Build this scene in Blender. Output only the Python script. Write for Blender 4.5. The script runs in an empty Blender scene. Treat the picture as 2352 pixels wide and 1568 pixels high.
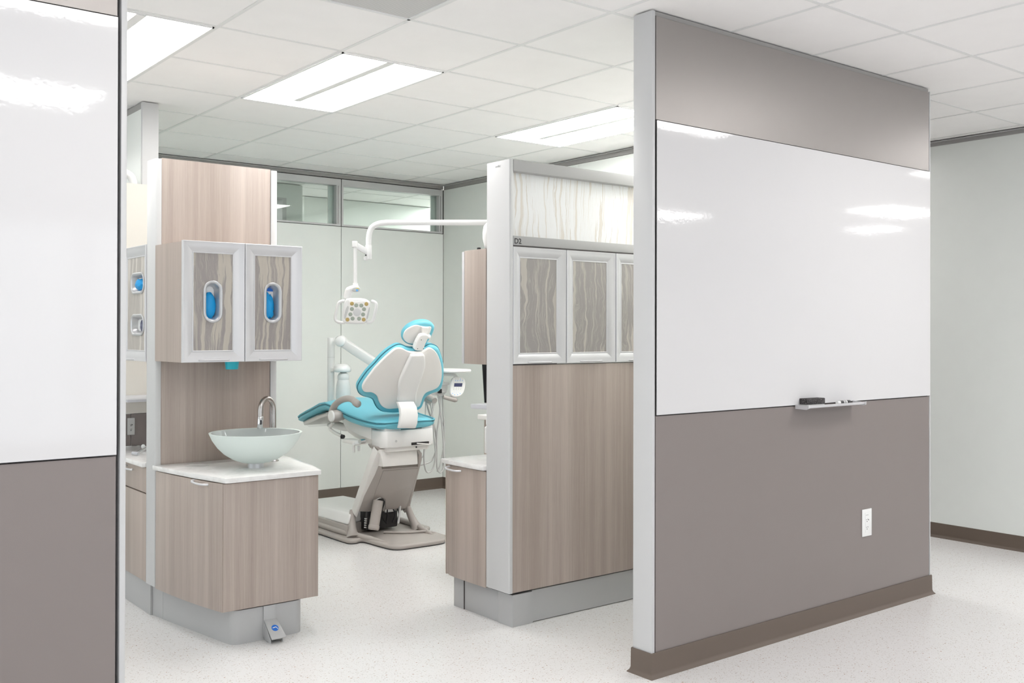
import bpy, bmesh, math, random
from mathutils import Vector, Matrix
random.seed(7)
SC = bpy.context.scene
COL = SC.collection
# ------------------------------------------------------------------ camera, exposure, world
HC = 1.431                                   # camera height
F, CY = 2298.58, 749.37
R_ = Vector((0.78591362, -0.61833379, 0.00176347))
U_ = Vector((-0.00445209, -0.00280676, 0.99998615))
W_ = Vector((0.61832028, 0.78591058, 0.00495875))
cam = bpy.data.cameras.new('camera'); camo = bpy.data.objects.new('camera', cam); COL.objects.link(camo)
camo.matrix_world = Matrix.Translation((0, 0, HC)) @ Matrix((R_, U_, -W_)).transposed().to_4x4()
cam.sensor_width = 36; cam.lens = F/2352*36; cam.shift_y = -(784-CY)/2352
cam.clip_start = 0.05
SC.camera = camo
SC.view_settings.view_transform = 'Standard'; SC.view_settings.look = 'None'
SC.view_settings.exposure = 0.80; SC.view_settings.gamma = 1.0; SC.view_settings.use_curve_mapping = False
SKY = 1.2
wd = bpy.data.worlds.new('world'); SC.world = wd; wd.use_nodes = True
wd.node_tree.nodes['Background'].inputs[0].default_value = (.9, .92, 1, 1)
wd.node_tree.nodes['Background'].inputs[1].default_value = SKY
SC.cycles.max_bounces = 12; SC.cycles.diffuse_bounces = 8; SC.cycles.glossy_bounces = 4
SC.cycles.transmission_bounces = 8; SC.cycles.transparent_max_bounces = 8
SC.cycles.use_denoising = True
SC.cycles.sample_clamp_indirect = 8
LIGHT = 8.1                                  # radiance of the ceiling troffers
CEIL = 2.764; T = .6096; X0, Y0 = 2.31044, 4.25818

def ray(u, v): return W_ + R_*((u-1176)/F) + U_*((CY-v)/F)
def ax(u, v, x): r = ray(u, v); return r*(x/r.x) + Vector((0, 0, HC))
def ay(u, v, y): r = ray(u, v); return r*(y/r.y) + Vector((0, 0, HC))
def az(u, v, z): r = ray(u, v); return r*((z-HC)/r.z) + Vector((0, 0, HC))
def ad(u, v, d): return ray(u, v)*d + Vector((0, 0, HC))
def ap(u, v, p0, n):
    r = ray(u, v); c = Vector((0, 0, HC)); n = Vector(n)
    return r*(n.dot(Vector(p0)-c)/n.dot(r)) + c
# ------------------------------------------------------------------ materials
def lin(c):
    return tuple((x/255/12.92 if x/255 <= .04045 else ((x/255+.055)/1.055)**2.4) for x in c)
class NT:
    def __init__(s, name):
        s.m = bpy.data.materials.new(name); s.m.use_nodes = True; s.t = s.m.node_tree
        s.b = s.t.nodes['Principled BSDF']
    def n(s, typ, **kw):
        o = s.t.nodes.new(typ)
        for k, v in kw.items():
            if k in o.inputs: o.inputs[k].default_value = v
            else: setattr(o, k, v)
        return o
    def l(s, a, b): s.t.links.new(a, b)
    def math(s, op, a, b=None, c=None, clamp=False):
        o = s.t.nodes.new('ShaderNodeMath'); o.operation = op; o.use_clamp = clamp
        for i, x in enumerate((a, b, c)):
            if x is None: continue
            if isinstance(x, (int, float)): o.inputs[i].default_value = x
            else: s.l(x, o.inputs[i])
        return o.outputs[0]
    def coord(s, scale, which='Object'):
        tc = s.n('ShaderNodeTexCoord'); mp = s.n('ShaderNodeMapping'); mp.inputs['Scale'].default_value = scale
        s.l(tc.outputs[which], mp.inputs['Vector']); return mp.outputs[0]
    def noise(s, vec, scale=1, detail=2, rough=.5):
        o = s.n('ShaderNodeTexNoise'); o.inputs['Scale'].default_value = scale
        o.inputs['Detail'].default_value = detail; o.inputs['Roughness'].default_value = rough
        s.l(vec, o.inputs['Vector']); return o.outputs['Fac']
    def mix(s, f, a, b):
        o = s.n('ShaderNodeMix', data_type='RGBA')
        for sock, x in ((o.inputs[0], f), (o.inputs[6], a), (o.inputs[7], b)):
            if isinstance(x, (int, float)): sock.default_value = x
            elif isinstance(x, tuple): sock.default_value = (*x[:3], 1)
            else: s.l(x, sock)
        return o.outputs[2]
    def set(s, **kw):
        for k, v in kw.items():
            s.b.inputs[k.replace('_', ' ')].default_value = (*v, 1) if isinstance(v, tuple) and len(v) == 3 else v
        return s
def flat(name, col, rough=.45, metal=0, spec=.5, var=.02, bump=0, bscale=400, **kw):
    m = NT(name); m.set(Roughness=rough, Metallic=metal)
    m.b.inputs['Specular IOR Level'].default_value = spec
    nz = m.noise(m.coord((1, 1, 1)), 7, 3)
    m.l(m.mix(nz, tuple(c*(1-var) for c in col), tuple(min(1, c*(1+var)) for c in col)), m.b.inputs['Base Color'])
    if bump:
        bp = m.n('ShaderNodeBump'); bp.inputs['Strength'].default_value = bump; bp.inputs['Distance'].default_value = .001
        m.l(m.noise(m.coord((1, 1, 1)), bscale, 2), bp.inputs['Height']); m.l(bp.outputs[0], m.b.inputs['Normal'])
    for k, v in kw.items(): m.b.inputs[k.replace('_', ' ')].default_value = (*v, 1) if isinstance(v, tuple) else v
    return m.m
def wood(name, dark, light, sc=1.0):
    m = NT(name); m.set(Roughness=.42)
    broad = m.noise(m.coord((13*sc, 13*sc, .12)), 1, 3, .6)
    fine = m.noise(m.coord((260*sc, 260*sc, 3.5)), 1, 3, .6)
    dash = m.noise(m.coord((500, 500, 22)), 1, 2, .6)
    f = m.math('ADD', m.math('MULTIPLY', broad, 1.5), m.math('ADD', m.math('MULTIPLY', fine, .75), m.math('MULTIPLY', dash, .25)))
    f = m.math('MULTIPLY_ADD', f, 1.25, -1.06, clamp=True)
    m.l(m.mix(f, dark, light), m.b.inputs['Base Color'])
    return m.m
def strands(name, base, strand, dens=1.0, wide=.5, rough=.35, alpha=None, edge=None, trans=0, fib=.35):
    """resin sheet with vertical torn fibres pressed in it"""
    m = NT(name); m.set(Roughness=rough)
    warp = m.noise(m.coord((3, 3, 3.2)), 1, 3, .6)
    tc = m.coord((1, 1, 1)); sx = m.n('ShaderNodeSeparateXYZ'); m.l(tc, sx.inputs[0])
    lat = m.math('ADD', sx.outputs[0], sx.outputs[1])
    def layer(freq, zf, amp, off, thr, sharp):
        x = m.math('ADD', m.math('MULTIPLY', lat, freq*dens), m.math('MULTIPLY', warp, amp))
        x = m.math('ADD', x, off)
        cb = m.n('ShaderNodeCombineXYZ'); m.l(x, cb.inputs[0]); m.l(m.math('MULTIPLY', sx.outputs[2], zf), cb.inputs[1])
        cb.inputs[2].default_value = off
        nz = m.noise(cb.outputs[0], 1, 2.5, .55)
        return nz, m.math('MULTIPLY', m.math('SUBTRACT', nz, thr), sharp, clamp=True)
    n1, _ = layer(38, 1.3, 3.6, 3.1, .5, 1)
    rag = m.math('SUBTRACT', m.noise(m.coord((330, 330, 34)), 1, 3, .7), .5)
    n1 = m.math('ADD', n1, m.math('MULTIPLY', rag, .10))
    a = m.math('MULTIPLY', m.math('SUBTRACT', n1, .60-.12*wide), 26, clamp=True)
    n2, b = layer(80, 2.6, 6.0, 17.7, .60, 22)
    ridge = m.math('SUBTRACT', 1, m.math('MULTIPLY', m.math('ABSOLUTE', m.math('SUBTRACT', n1, .46)), 70), clamp=True)
    n3, _ = layer(46, 2.0, 8.0, 41.3, .5, 10)
    ridge2 = m.math('SUBTRACT', 1, m.math('MULTIPLY', m.math('ABSOLUTE', m.math('SUBTRACT', n3, .5)), 60), clamp=True)
    f = m.math('MAXIMUM', m.math('MULTIPLY', a, .85), m.math('MULTIPLY', b, .55))
    f = m.math('MAXIMUM', f, m.math('MULTIPLY', m.math('MAXIMUM', ridge, ridge2), fib))
    cloud = m.noise(m.coord((90, 90, 5)), 1, 3, .7)
    f = m.math('MULTIPLY', f, m.math('ADD', .7, m.math('MULTIPLY', cloud, .6)), clamp=True)
    c = m.mix(f, base, strand)
    if edge:
        rim = m.math('MULTIPLY', m.math('SUBTRACT', 1, m.math('MULTIPLY', m.math('ABSOLUTE', m.math('SUBTRACT', n1, .615-.12*wide)), 40), clamp=True), .6)
        c = m.mix(rim, c, edge)
    m.l(c, m.b.inputs['Base Color'])
    if alpha is not None:
        m.l(m.math('ADD', alpha, m.math('MULTIPLY', f, 1-alpha)), m.b.inputs['Alpha'])
    return m.m
def mat_floor():
    m = NT('speckled_sheet_floor'); m.set(Roughness=.22); m.b.inputs['Specular IOR Level'].default_value = .4
    cloud = m.noise(m.coord((1.3, 1.3, 1)), 1, 4, .6)
    c = m.mix(cloud, (.675, .665, .66), (.735, .728, .722))
    fine = m.noise(m.coord((1, 1, 1)), 420, 2, .7)
    c = m.mix(m.math('MULTIPLY', m.math('SUBTRACT', fine, .60, clamp=True), 2.2, clamp=True), c, (.56, .545, .53))
    wob = m.n('ShaderNodeTexNoise'); wob.inputs['Scale'].default_value = 160; wob.inputs['Detail'].default_value = 2
    tc = m.n('ShaderNodeTexCoord'); m.l(tc.outputs['Object'], wob.inputs['Vector'])
    for sc, rad, thr, col, off in ((66, .29, .62, (.36, .21, .125), 0), (92, .31, .40, (.34, .25, .19), 4.2), (125, .34, .30, (.36, .33, .30), 9.1), (170, .36, .30, (.48, .44, .40), 13.3)):
        mp = m.n('ShaderNodeMapping'); mp.inputs['Location'].default_value = (off, off*1.7, 0)
        mp.inputs['Rotation'].default_value = (0, 0, off)
        mp.inputs['Scale'].default_value = (1, 1.3, 0)
        ad_ = m.n('ShaderNodeVectorMath', operation='MULTIPLY_ADD')
        m.l(wob.outputs['Color'], ad_.inputs[0]); ad_.inputs[1].default_value = (.012, .012, 0); m.l(tc.outputs['Object'], ad_.inputs[2])
        m.l(ad_.outputs[0], mp.inputs['Vector'])
        vo = m.n('ShaderNodeTexVoronoi'); vo.inputs['Scale'].default_value = sc; m.l(mp.outputs[0], vo.inputs['Vector'])
        sp = m.n('ShaderNodeSeparateColor'); m.l(vo.outputs['Color'], sp.inputs[0])
        pick = m.math('GREATER_THAN', sp.outputs[0], thr)
        r = m.math('MULTIPLY', sp.outputs[1], rad)
        d = m.math('MULTIPLY', m.math('SUBTRACT', r, vo.outputs['Distance']), 14, clamp=True)
        c = m.mix(m.math('MULTIPLY', m.math('MULTIPLY', d, pick), .85), c, col)
    m.l(c, m.b.inputs['Base Color'])
    return m.m
def mat_quartz():
    m = NT('white_quartz'); m.set(Roughness=.1)
    n = m.noise(m.coord((5, 5, 5)), 1, 8, .62)
    v = m.math('SUBTRACT', 1, m.math('MULTIPLY', m.math('ABSOLUTE', m.math('SUBTRACT', n, .5)), 16), clamp=True)
    k = m.noise(m.coord((2.2, 2.2, 2)), 1, 2)
    m.l(m.mix(m.math('MULTIPLY', m.math('MULTIPLY', v, k), .55), (.80, .79, .78), (.55, .53, .51)), m.b.inputs['Base Color'])
    return m.m
def mat_board():
    m = NT('gloss_whiteboard'); m.set(Roughness=.05, Base_Color=(.665, .655, .66))
    m.b.inputs['Specular IOR Level'].default_value = .5
    bp = m.n('ShaderNodeBump'); bp.inputs['Strength'].default_value = .05; bp.inputs['Distance'].default_value = .002
    m.l(m.noise(m.coord((1, 1, 1)), 60, 2), bp.inputs['Height']); m.l(bp.outputs[0], m.b.inputs['Normal'])
    return m.m
def emis(name, col, s):
    m = NT(name); m.set(Base_Color=col, Emission_Color=col, Emission_Strength=s); return m.m
def mat_glass(name, tint=(.90, .95, .93)):
    m = NT(name)
    for nd in list(m.t.nodes):
        if nd.type == 'BSDF_PRINCIPLED': m.t.nodes.remove(nd)
    tr = m.n('ShaderNodeBsdfTransparent'); tr.inputs[0].default_value = (*tint, 1)
    gl = m.n('ShaderNodeBsdfGlossy'); gl.inputs['Roughness'].default_value = .02
    fr = m.n('ShaderNodeFresnel'); fr.inputs[0].default_value = 1.5
    mx = m.n('ShaderNodeMixShader'); m.l(fr.outputs[0], mx.inputs[0]); m.l(tr.outputs[0], mx.inputs[1]); m.l(gl.outputs[0], mx.inputs[2])
    out = [x for x in m.t.nodes if x.type == 'OUTPUT_MATERIAL'][0]; m.l(mx.outputs[0], out.inputs[0])
    return m.m
M = dict(
 floor=mat_floor(),
 ceil=flat('ceiling_tile', (.94, .925, .915), .9, spec=.1, bump=.3, bscale=300),
 grid=flat('ceiling_grid', (.80, .80, .79), .5),
 gap=flat('shadow_gap', (.09, .08, .078), .6),
 trim=flat('grey_ceiling_trim', (.33, .32, .31), .4),
 base=flat('brown_rubber_base', (.125, .095, .075), .45),
 post=flat('satin_silver_post', (.565, .565, .565), .38, bump=.05),
 silver=flat('satin_anodised_frame', (.65, .645, .66), .33, metal=.3, bump=.05),
 ring=flat('satin_metal_ring', (.55, .55, .56), .32, metal=.6),
 rail=flat('grey_rail', (.42, .415, .41), .38),
 toe=flat('grey_toe_kick', (.43, .43, .43), .35, metal=.0),
 taupe=flat('taupe_wall_panel', (.228, .196, .187), .38, bump=.15, bscale=900),
 taupe_up=flat('taupe_metallic_panel', (.33, .305, .29), .34, metal=.35, bump=.2, bscale=900),
 board=mat_board(),
 green=flat('pale_green_glass_wall', (.775, .80, .77), .28, spec=.45),
 cream=flat('cream_panel', (.66, .635, .58), .5),
 wood=wood('grey_oak_laminate', (.315, .255, .222), (.475, .405, .36)),
 wood_b=wood('grey_oak_laminate_left', (.34, .28, .24), (.475, .40, .355), .8),
 quartz=mat_quartz(),
 white=flat('white_plastic', (.80, .80, .79), .3),
 warm=flat('warm_white_plastic', (.80, .785, .76), .33),
 grey=flat('light_grey_plastic', (.55, .55, .54), .35),
 plast=flat('taupe_grey_plastic', (.42, .385, .36), .35),
 teal=flat('teal_vinyl', (.16, .52, .63), .42, bump=.1, bscale=500),
 seam=flat('dark_teal_piping', (.035, .19, .25), .45),
 black=flat('black_plastic', (.012, .012, .014), .35),
 dark=flat('dark_mechanism', (.03, .028, .028), .5),
 milky=flat('milky_bottle', (.80, .82, .81), .3, Transmission_Weight=.25),
 steel=flat('brushed_nickel', (.50, .47, .45), .25, metal=1),
 chrome=flat('chrome', (.75, .75, .76), .1, metal=1),
 glove=flat('blue_nitrile', (.0, .31, .70), .45),
 cup=flat('aqua_cup', (.02, .52, .66), .35),
 blue=flat('blue_enamel', (.0, .13, .55), .4),
 skyblue=flat('blue_key', (.15, .45, .85), .4),
 screen=flat('navy_screen', (.04, .045, .13), .2),
 yellow=flat('yellow_label', (.75, .65, .1), .5),
 amber=flat('amber_lens', (.45, .33, .12), .15),
 lens=flat('green_grey_lens', (.33, .37, .31), .12),
 lensc=flat('pearl_lens_cover', (.58, .58, .58), .25),
 ink=flat('dark_grey_ink', (.04, .04, .04), .5),
 logo=flat('grey_ink', (.36, .36, .36), .5),
 frost=flat('frosted_green_glass', (.85, .94, .90), .5, Transmission_Weight=.2, Subsurface_Weight=0.0),
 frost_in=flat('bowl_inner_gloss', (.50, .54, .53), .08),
 acryl=flat('frosted_acrylic', (.85, .86, .90), .35, Transmission_Weight=.5, Emission_Color=(.9, .9, 1), Emission_Strength=0),
 resin_white=strands('white_resin_sheet', (.78, .78, .78), (.66, .61, .545), dens=1.15, wide=.25, edge=(.55, .49, .41), fib=.22, rough=.3),
 resin_grey=strands('grey_resin_sheet', (.30, .27, .26), (.50, .455, .39), dens=1.0, wide=.75, edge=(.38, .35, .31), fib=.35, rough=.3),
 resin_soft=strands('soft_grey_resin_sheet', (.37, .345, .33), (.50, .465, .42), dens=.7, wide=.30, fib=.45, alpha=.86, rough=.3),
 resin_pale=strands('pale_resin_sheet', (.42, .385, .35), (.62, .58, .53), dens=.9, wide=.6, fib=.3, rough=.35),
 light=emis('troffer_diffuser', (1.0, .985, .97), LIGHT), light_dim=emis('troffer_diffuser_dimmed', (1.0, .985, .97), LIGHT*.88), light_low=emis('troffer_diffuser_low', (1.0, .985, .97), LIGHT*.55), light_high=emis('troffer_diffuser_high', (1.0, .985, .97), LIGHT*1.35),
 clear=mat_glass('clear_glass'),
 bottle=mat_glass('bottle_plastic', (.93, .94, .93)),
 felt=None, mesh=None)
def mat_felt():
    m = NT('speckled_black_felt'); m.set(Roughness=.9)
    n = m.noise(m.coord((1, 1, 1)), 420, 2, .8)
    m.l(m.mix(m.math('MULTIPLY', m.math('SUBTRACT', n, .52, clamp=True), 7, clamp=True), (.012, .01, .01), (.30, .28, .28)), m.b.inputs['Base Color']); return m.m
M['felt'] = mat_felt()
def mat_mesh():
    m = NT('perforated_grille'); m.set(Roughness=.5)
    w = m.n('ShaderNodeTexWave', wave_type='BANDS', bands_direction='Y'); w.inputs['Scale'].default_value = 30
    m.l(m.coord((1, 1, 1)), w.inputs['Vector'])
    m.l(m.mix(w.outputs['Fac'], (.50, .49, .48), (.68, .67, .66)), m.b.inputs['Base Color']); return m.m
M['mesh'] = mat_mesh()
# ------------------------------------------------------------------ geometry collector
def cr(pts, n=6, closed=True):
    """Catmull-Rom smoothing of a list of 2D/3D points"""
    P = [Vector(p) for p in pts]; N = len(P); out = []
    rng = range(N) if closed else range(N-1)
    for i in rng:
        if closed: a, b, c, d = P[(i-1) % N], P[i], P[(i+1) % N], P[(i+2) % N]
        else: a, b, c, d = P[max(i-1, 0)], P[i], P[i+1], P[min(i+2, N-1)]
        for k in range(n):
            t = k/n
            out.append(.5*((2*b)+(c-a)*t+(2*a-5*b+4*c-d)*t*t+(3*b-a-3*c+d)*t**3))
    if not closed: out.append(P[-1].copy())
    return out
class G:
    def __init__(s): s.bm = bmesh.new()
    def v(s, p): return s.bm.verts.new(p)
    def f(s, vs):
        try: return s.bm.faces.new(vs)
        except ValueError: return None
    def box(s, a, b):
        x0, x1 = sorted((a[0], b[0])); y0, y1 = sorted((a[1], b[1])); z0, z1 = sorted((a[2], b[2]))
        return s.prism([(x0, y0), (x1, y0), (x1, y1), (x0, y1)], z0, z1)
    def prism(s, poly, z0, z1):
        lo = [s.v((x, y, z0)) for x, y in poly]; hi = [s.v((x, y, z1)) for x, y in poly]; n = len(poly)
        s.f(lo[::-1]); s.f(hi)
        for i in range(n): s.f([lo[i], lo[(i+1) % n], hi[(i+1) % n], hi[i]])
        return s
    def hexa(s, lo, hi):
        lo = [s.v(p) for p in lo]; hi = [s.v(p) for p in hi]; n = len(lo)
        s.f(lo[::-1]); s.f(hi)
        for i in range(n): s.f([lo[i], lo[(i+1) % n], hi[(i+1) % n], hi[i]])
        return s
    def rings(s, rings, cap0=True, cap1=True, closed=True):
        vs = [[s.v(p) for p in r] for r in rings]; n = len(vs[0])
        for a, b in zip(vs, vs[1:]):
            for i in range(n if closed else n-1): s.f([a[i], a[(i+1) % n], b[(i+1) % n], b[i]])
        if cap0: s.f(vs[0][::-1])
        if cap1: s.f(vs[-1])
        return s
    def tube(s, path, r, n=12, cap=True, sx=1):
        P = [Vector(p) for p in path]; R = r if isinstance(r, (list, tuple)) else [r]*len(P)
        rings = []; up = None
        for i, p in enumerate(P):
            t = (P[min(i+1, len(P)-1)]-P[max(i-1, 0)]).normalized()
            if up is None: up = Vector((0, 0, 1)) if abs(t.z) < .9 else Vector((1, 0, 0))
            a = (up-t*up.dot(t)).normalized(); b = t.cross(a); up = a
            rings.append([p+a*math.cos(q)*R[i]+b*math.sin(q)*R[i]*sx for q in (2*math.pi*k/n for k in range(n))])
        return s.rings(rings, cap, cap)
    def lathe(s, prof, c, axis=(0, 0, 1), n=40, cap0=True, cap1=True):
        ax_ = Vector(axis).normalized(); h = Vector((1, 0, 0)) if abs(ax_.x) < .9 else Vector((0, 1, 0))
        a = (h-ax_*h.dot(ax_)).normalized(); b = ax_.cross(a); c = Vector(c)
        return s.rings([[c+ax_*z+(a*math.cos(2*math.pi*k/n)+b*math.sin(2*math.pi*k/n))*max(r, 1e-4) for k in range(n)] for r, z in prof], cap0, cap1)
    def slab(s, out2, th, fn, r=.01, seg=4, inner=5):
        """rounded slab from a closed 2D outline; fn(a,b,h) maps into the world"""
        P = [Vector(p[:2]) for p in out2]; n = len(P)
        ar = sum(P[i].x*P[(i+1) % n].y-P[(i+1) % n].x*P[i].y for i in range(n))
        if ar < 0: P.reverse()
        c = sum(P, Vector((0, 0)))/n
        N = []
        for i in range(n):
            t = (P[(i+1) % n]-P[i-1]); N.append(Vector((t.y, -t.x)).normalized())
        def ring(inset, h): return [fn(*(P[i]-N[i]*inset), h) for i in range(n)]
        def sring(k, h):
            Q = [P[i]-N[i]*r for i in range(n)]
            return [fn(*(c+(q-c)*k), h) for q in Q]
        rings = [sring(k/inner+.02, 0) for k in range(0, inner)]
        for j in range(seg+1):
            a = math.pi/2*j/seg; rings.append(ring(r*(1-math.sin(a)), r*(1-math.cos(a)) if r*2 <= th else th/2*(1-math.cos(a))))
        for j in range(seg+1):
            a = math.pi/2*(1-j/seg); rr = min(r, th/2); rings.append(ring(r*(1-math.sin(a)), th-rr*(1-math.cos(a))))
        rings += [sring(k/inner+.02, th) for k in range(inner-1, -1, -1)]
        return s.rings(rings)
    def done(s, name, mat, parent=None, bev=0, smooth=35, seg=2):
        bmesh.ops.recalc_face_normals(s.bm, faces=s.bm.faces[:])
        if bev:
            es = [e for e in s.bm.edges if len(e.link_faces) == 2 and e.calc_face_angle(0) > .5]
            if es: bmesh.ops.bevel(s.bm, geom=es, offset=bev, segments=seg, profile=.5, affect='EDGES', clamp_overlap=True)
        me = bpy.data.meshes.new(name)
        org = Vector(parent['_o']) if parent is not None else None
        if org is None:
            xs = [v.co for v in s.bm.verts]
            org = Vector(((min(v.x for v in xs)+max(v.x for v in xs))/2, (min(v.y for v in xs)+max(v.y for v in xs))/2, min(v.z for v in xs)))
        bmesh.ops.translate(s.bm, verts=s.bm.verts[:], vec=-org)
        s.bm.to_mesh(me); s.bm.free()
        if smooth:
            me.shade_smooth(); me.set_sharp_from_angle(angle=math.radians(smooth))
        me.materials.append(M[mat] if isinstance(mat, str) else mat)
        o = bpy.data.objects.new(name, me); COL.objects.link(o)
        if parent is not None: o.parent = parent
        else: o.location = org
        o['_o'] = tuple(org)
        return o
def tag(o, label, cat, group=None):
    o['label'] = label; o['category'] = cat
    if group: o['group'] = group
    return o
def thing(name, label, cat, loc, group=None):
    o = bpy.data.objects.new(name, None); COL.objects.link(o); o.location = loc; o['_o'] = tuple(loc)
    o.empty_display_size = .1
    return tag(o, label, cat, group)
def struct(o): o['kind'] = 'structure'; return o
def dup(o, parent=None):
    c = o.copy(); COL.objects.link(c)
    if parent: c.parent = parent
    for ch in list(o.children): dup(ch, c)
    return c
def text(s, size, fn, name, mat, parent, thick=.0008, bold=0, shear=0):
    cu = bpy.data.curves.new(name, 'FONT'); cu.body = s; cu.size = size; cu.extrude = thick; cu.offset = bold; cu.shear = shear
    to = bpy.data.objects.new('tmp', cu); COL.objects.link(to); bpy.context.view_layer.update()
    me = bpy.data.meshes.new_from_object(to); bpy.data.objects.remove(to)
    g = G(); vs = [g.v(fn(v.co.x, v.co.y, v.co.z)) for v in me.vertices]
    for p in me.polygons: g.f([vs[i] for i in p.vertices])
    return g.done(name, mat, parent, smooth=0)
# ------------------------------------------------------------------ the room
struct(G().box((-5, -7, -.1), (15, 12, 0)).done('floor', 'floor', smooth=0))
ce = struct(G().box((-5, -7, CEIL+.006), (15, 12, CEIL+.1)).done('ceiling', 'ceil', smooth=0))
g = G()
for i in range(-12, 21):
    x = X0+i*T
    if -5 < x < 15: g.box((x-.009, -7, CEIL+.0035), (x+.009, 12, CEIL+.0057))
for j in range(-18, 13):
    y = Y0+j*T
    if -7 < y < 12: g.box((-5, y-.009, CEIL+.0037), (15, y+.009, CEIL+.0059))
g.done('ceiling_grid', 'grid', ce, smooth=0)
def wallbox(name, a, b, mat): return struct(G().box(a, b).done(name, mat, smooth=0))
# added glazing in unseen outer walls, behind camera and far left, for daylight fill
def glazed(name, win, p0, p1, n):
    p0, p1 = Vector((*p0, 0)), Vector((*p1, 0)); L = (p1-p0).length; t = (p1-p0)/L; q = Vector((-t.y, t.x, 0))*.05
    g = G()
    def seg(a, b, z0, z1):
        lo = [p0+t*a-q, p0+t*b-q, p0+t*b+q, p0+t*a+q]
        g.hexa([v+Vector((0, 0, z0)) for v in lo], [v+Vector((0, 0, z1)) for v in lo])
    seg(0, L, 0, .10); seg(0, L, CEIL-.05, CEIL)
    for k in range(n+1): seg(max(k*L/n-.03, 0), min(k*L/n+.03, L), .10, CEIL-.05)
    struct(g.done(name, 'post', smooth=0))
    g = G(); g.f([g.v(v) for v in (p0+Vector((0, 0, .1)), p1+Vector((0, 0, .1)), p1+Vector((0, 0, CEIL-.05)), p0+Vector((0, 0, CEIL-.05)))])
    struct(g.done(win, 'clear', smooth=0))
glazed('wall_behind_camera', 'window_4', (-4.9, -6.95), (15, -6.95), 12)
glazed('wall_far_left', 'window_5', (-4.95, -6.9), (-4.95, 12), 10)
wallbox('wall_far_right', (14.9, -6.9, 0), (15, 12, CEIL), 'green')
wallbox('wall_far_back', (-4.9, 11.9, 0), (14.9, 12, CEIL), 'green')
YB = 7.585
# wall behind the chair, with clerestory windows
bw = wallbox('wall_back', (-4.9, YB+.012, 0), (5.166, YB+.09, 2.322), 'gap')
def panel(name, a, b, mat, parent): return G().box(a, b).done(name, mat, parent, bev=.0008, seg=1)
seams = [-4.9, -.05, 1.0, 2.04, 3.076, 4.118, 5.1665]
for i in range(len(seams)-1):
    panel('wall_panel', (seams[i]+.0025, YB, .0), (seams[i+1]-.0025, YB+.014, 2.318), 'green', bw)
hd = struct(G().box((-4.9, YB+.004, 2.73), (5.166, YB+.09, CEIL)).done('trim_back', 'trim', smooth=0))
G().box((-4.9, YB+.03, 2.722), (5.16, YB+.08, 2.731)).done('shadow_line', 'gap', hd)
G().box((-4.9, YB-.006, 2.757), (5.166, YB+.01, CEIL)).done('edge_angle', 'rail', hd)
for k, (a, b) in enumerate(((2.04, 3.076), (3.076, 4.118), (4.118, 5.163))):
    wn = G().box((a+.004, YB+.04, 2.33), (b-.004, YB+.046, 2.72)).done('window_%d' % (k+1), 'clear', smooth=0); struct(wn)
    g = G()
    g.box((a+.004, YB, 2.668), (b-.004, YB+.08, 2.722)); g.box((a+.004, YB, 2.323), (b-.004, YB+.08, 2.338))
    g.box((a+.004, YB, 2.338), (a+.02, YB+.08, 2.668)); g.box((b-.045, YB, 2.338), (b-.004, YB+.08, 2.668))
    g.done('window_frame', 'post', wn, bev=.001, seg=1)
    G().box((b-.031, YB-.001, 2.342), (b-.028, YB+.002, 2.664)).done('frame_joint', 'gap', wn)
    G().box((a+.02, YB+.07, 2.338), (a+.05, YB+.086, 2.668)).box((b-.085, YB+.07, 2.338), (b-.045, YB+.086, 2.668)).done('inner_frame', 'white', wn)
# right wall of the bay
rw = wallbox('wall_bay_right', (5.180, 3.0, 0), (5.26, YB+.09, CEIL-.04), 'gap')
ys = [3.0, 3.9, 4.9, 5.745, 6.6, YB]
for i in range(len(ys)-1):
    panel('wall_panel', (5.166, ys[i]+.0015, 0), (5.181, ys[i+1]-.0015, CEIL-.044), 'green', rw)
t = struct(G().box((5.172, 3.0, CEIL-.04), (5.26, YB, CEIL)).done('trim_bay_right', 'trim', smooth=0))
G().box((5.16, 3.0, CEIL-.007), (5.175, YB, CEIL)).done('edge_angle', 'rail', t)
# corridor wall at right
cw = wallbox('wall_corridor_right', (6.66, 2.45, 0), (6.76, 11.9, CEIL-.03), 'green')
t = struct(G().box((6.655, 2.45, CEIL-.032), (6.76, 11.9, CEIL)).done('trim_corridor', 'trim', smooth=0))
G().box((6.64, 2.45, CEIL-.008), (6.66, 11.9, CEIL)).done('edge_angle', 'rail', t)
# bay divider wall at left, its white end cap
dw = wallbox('wall_divider_left', (1.915, 5.935, 0), (1.99, YB, 2.73), 'gap')
panel('wall_panel', (1.904, 5.93, 0), (1.916, YB-.003, 2.725), 'green', dw)
panel('wall_panel', (1.989, 5.93, 0), (2.001, YB-.003, 2.725), 'green', dw)
panel('end_post', (1.906, 5.905, 0), (2.0, 5.934, CEIL), 'post', dw)
struct(G().box((1.908, 5.934, 2.725), (1.997, YB, CEIL)).done('trim_divider', 'trim', smooth=0))
# room beyond the clerestory
wallbox('wall_beyond', (4.5, 9.05, 0), (14.9, 9.15, CEIL), 'green')
g = G(); g.box((-4.9, 8.4, 0), (2.9, 8.5, CEIL)); g.box((2.9, 8.4, 2.635), (4.16, 8.5, CEIL)); g.box((3.995, 8.4, 0), (4.16, 8.5, 2.635))
wb = struct(g.done('wall_inner_room', 'green', smooth=0))
G().box((3.955, 8.385, 0), (3.995, 8.515, 2.635)).box((2.9, 8.385, 2.615), (3.955, 8.515, 2.635)).done('door_frame', 'post', wb)
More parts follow.
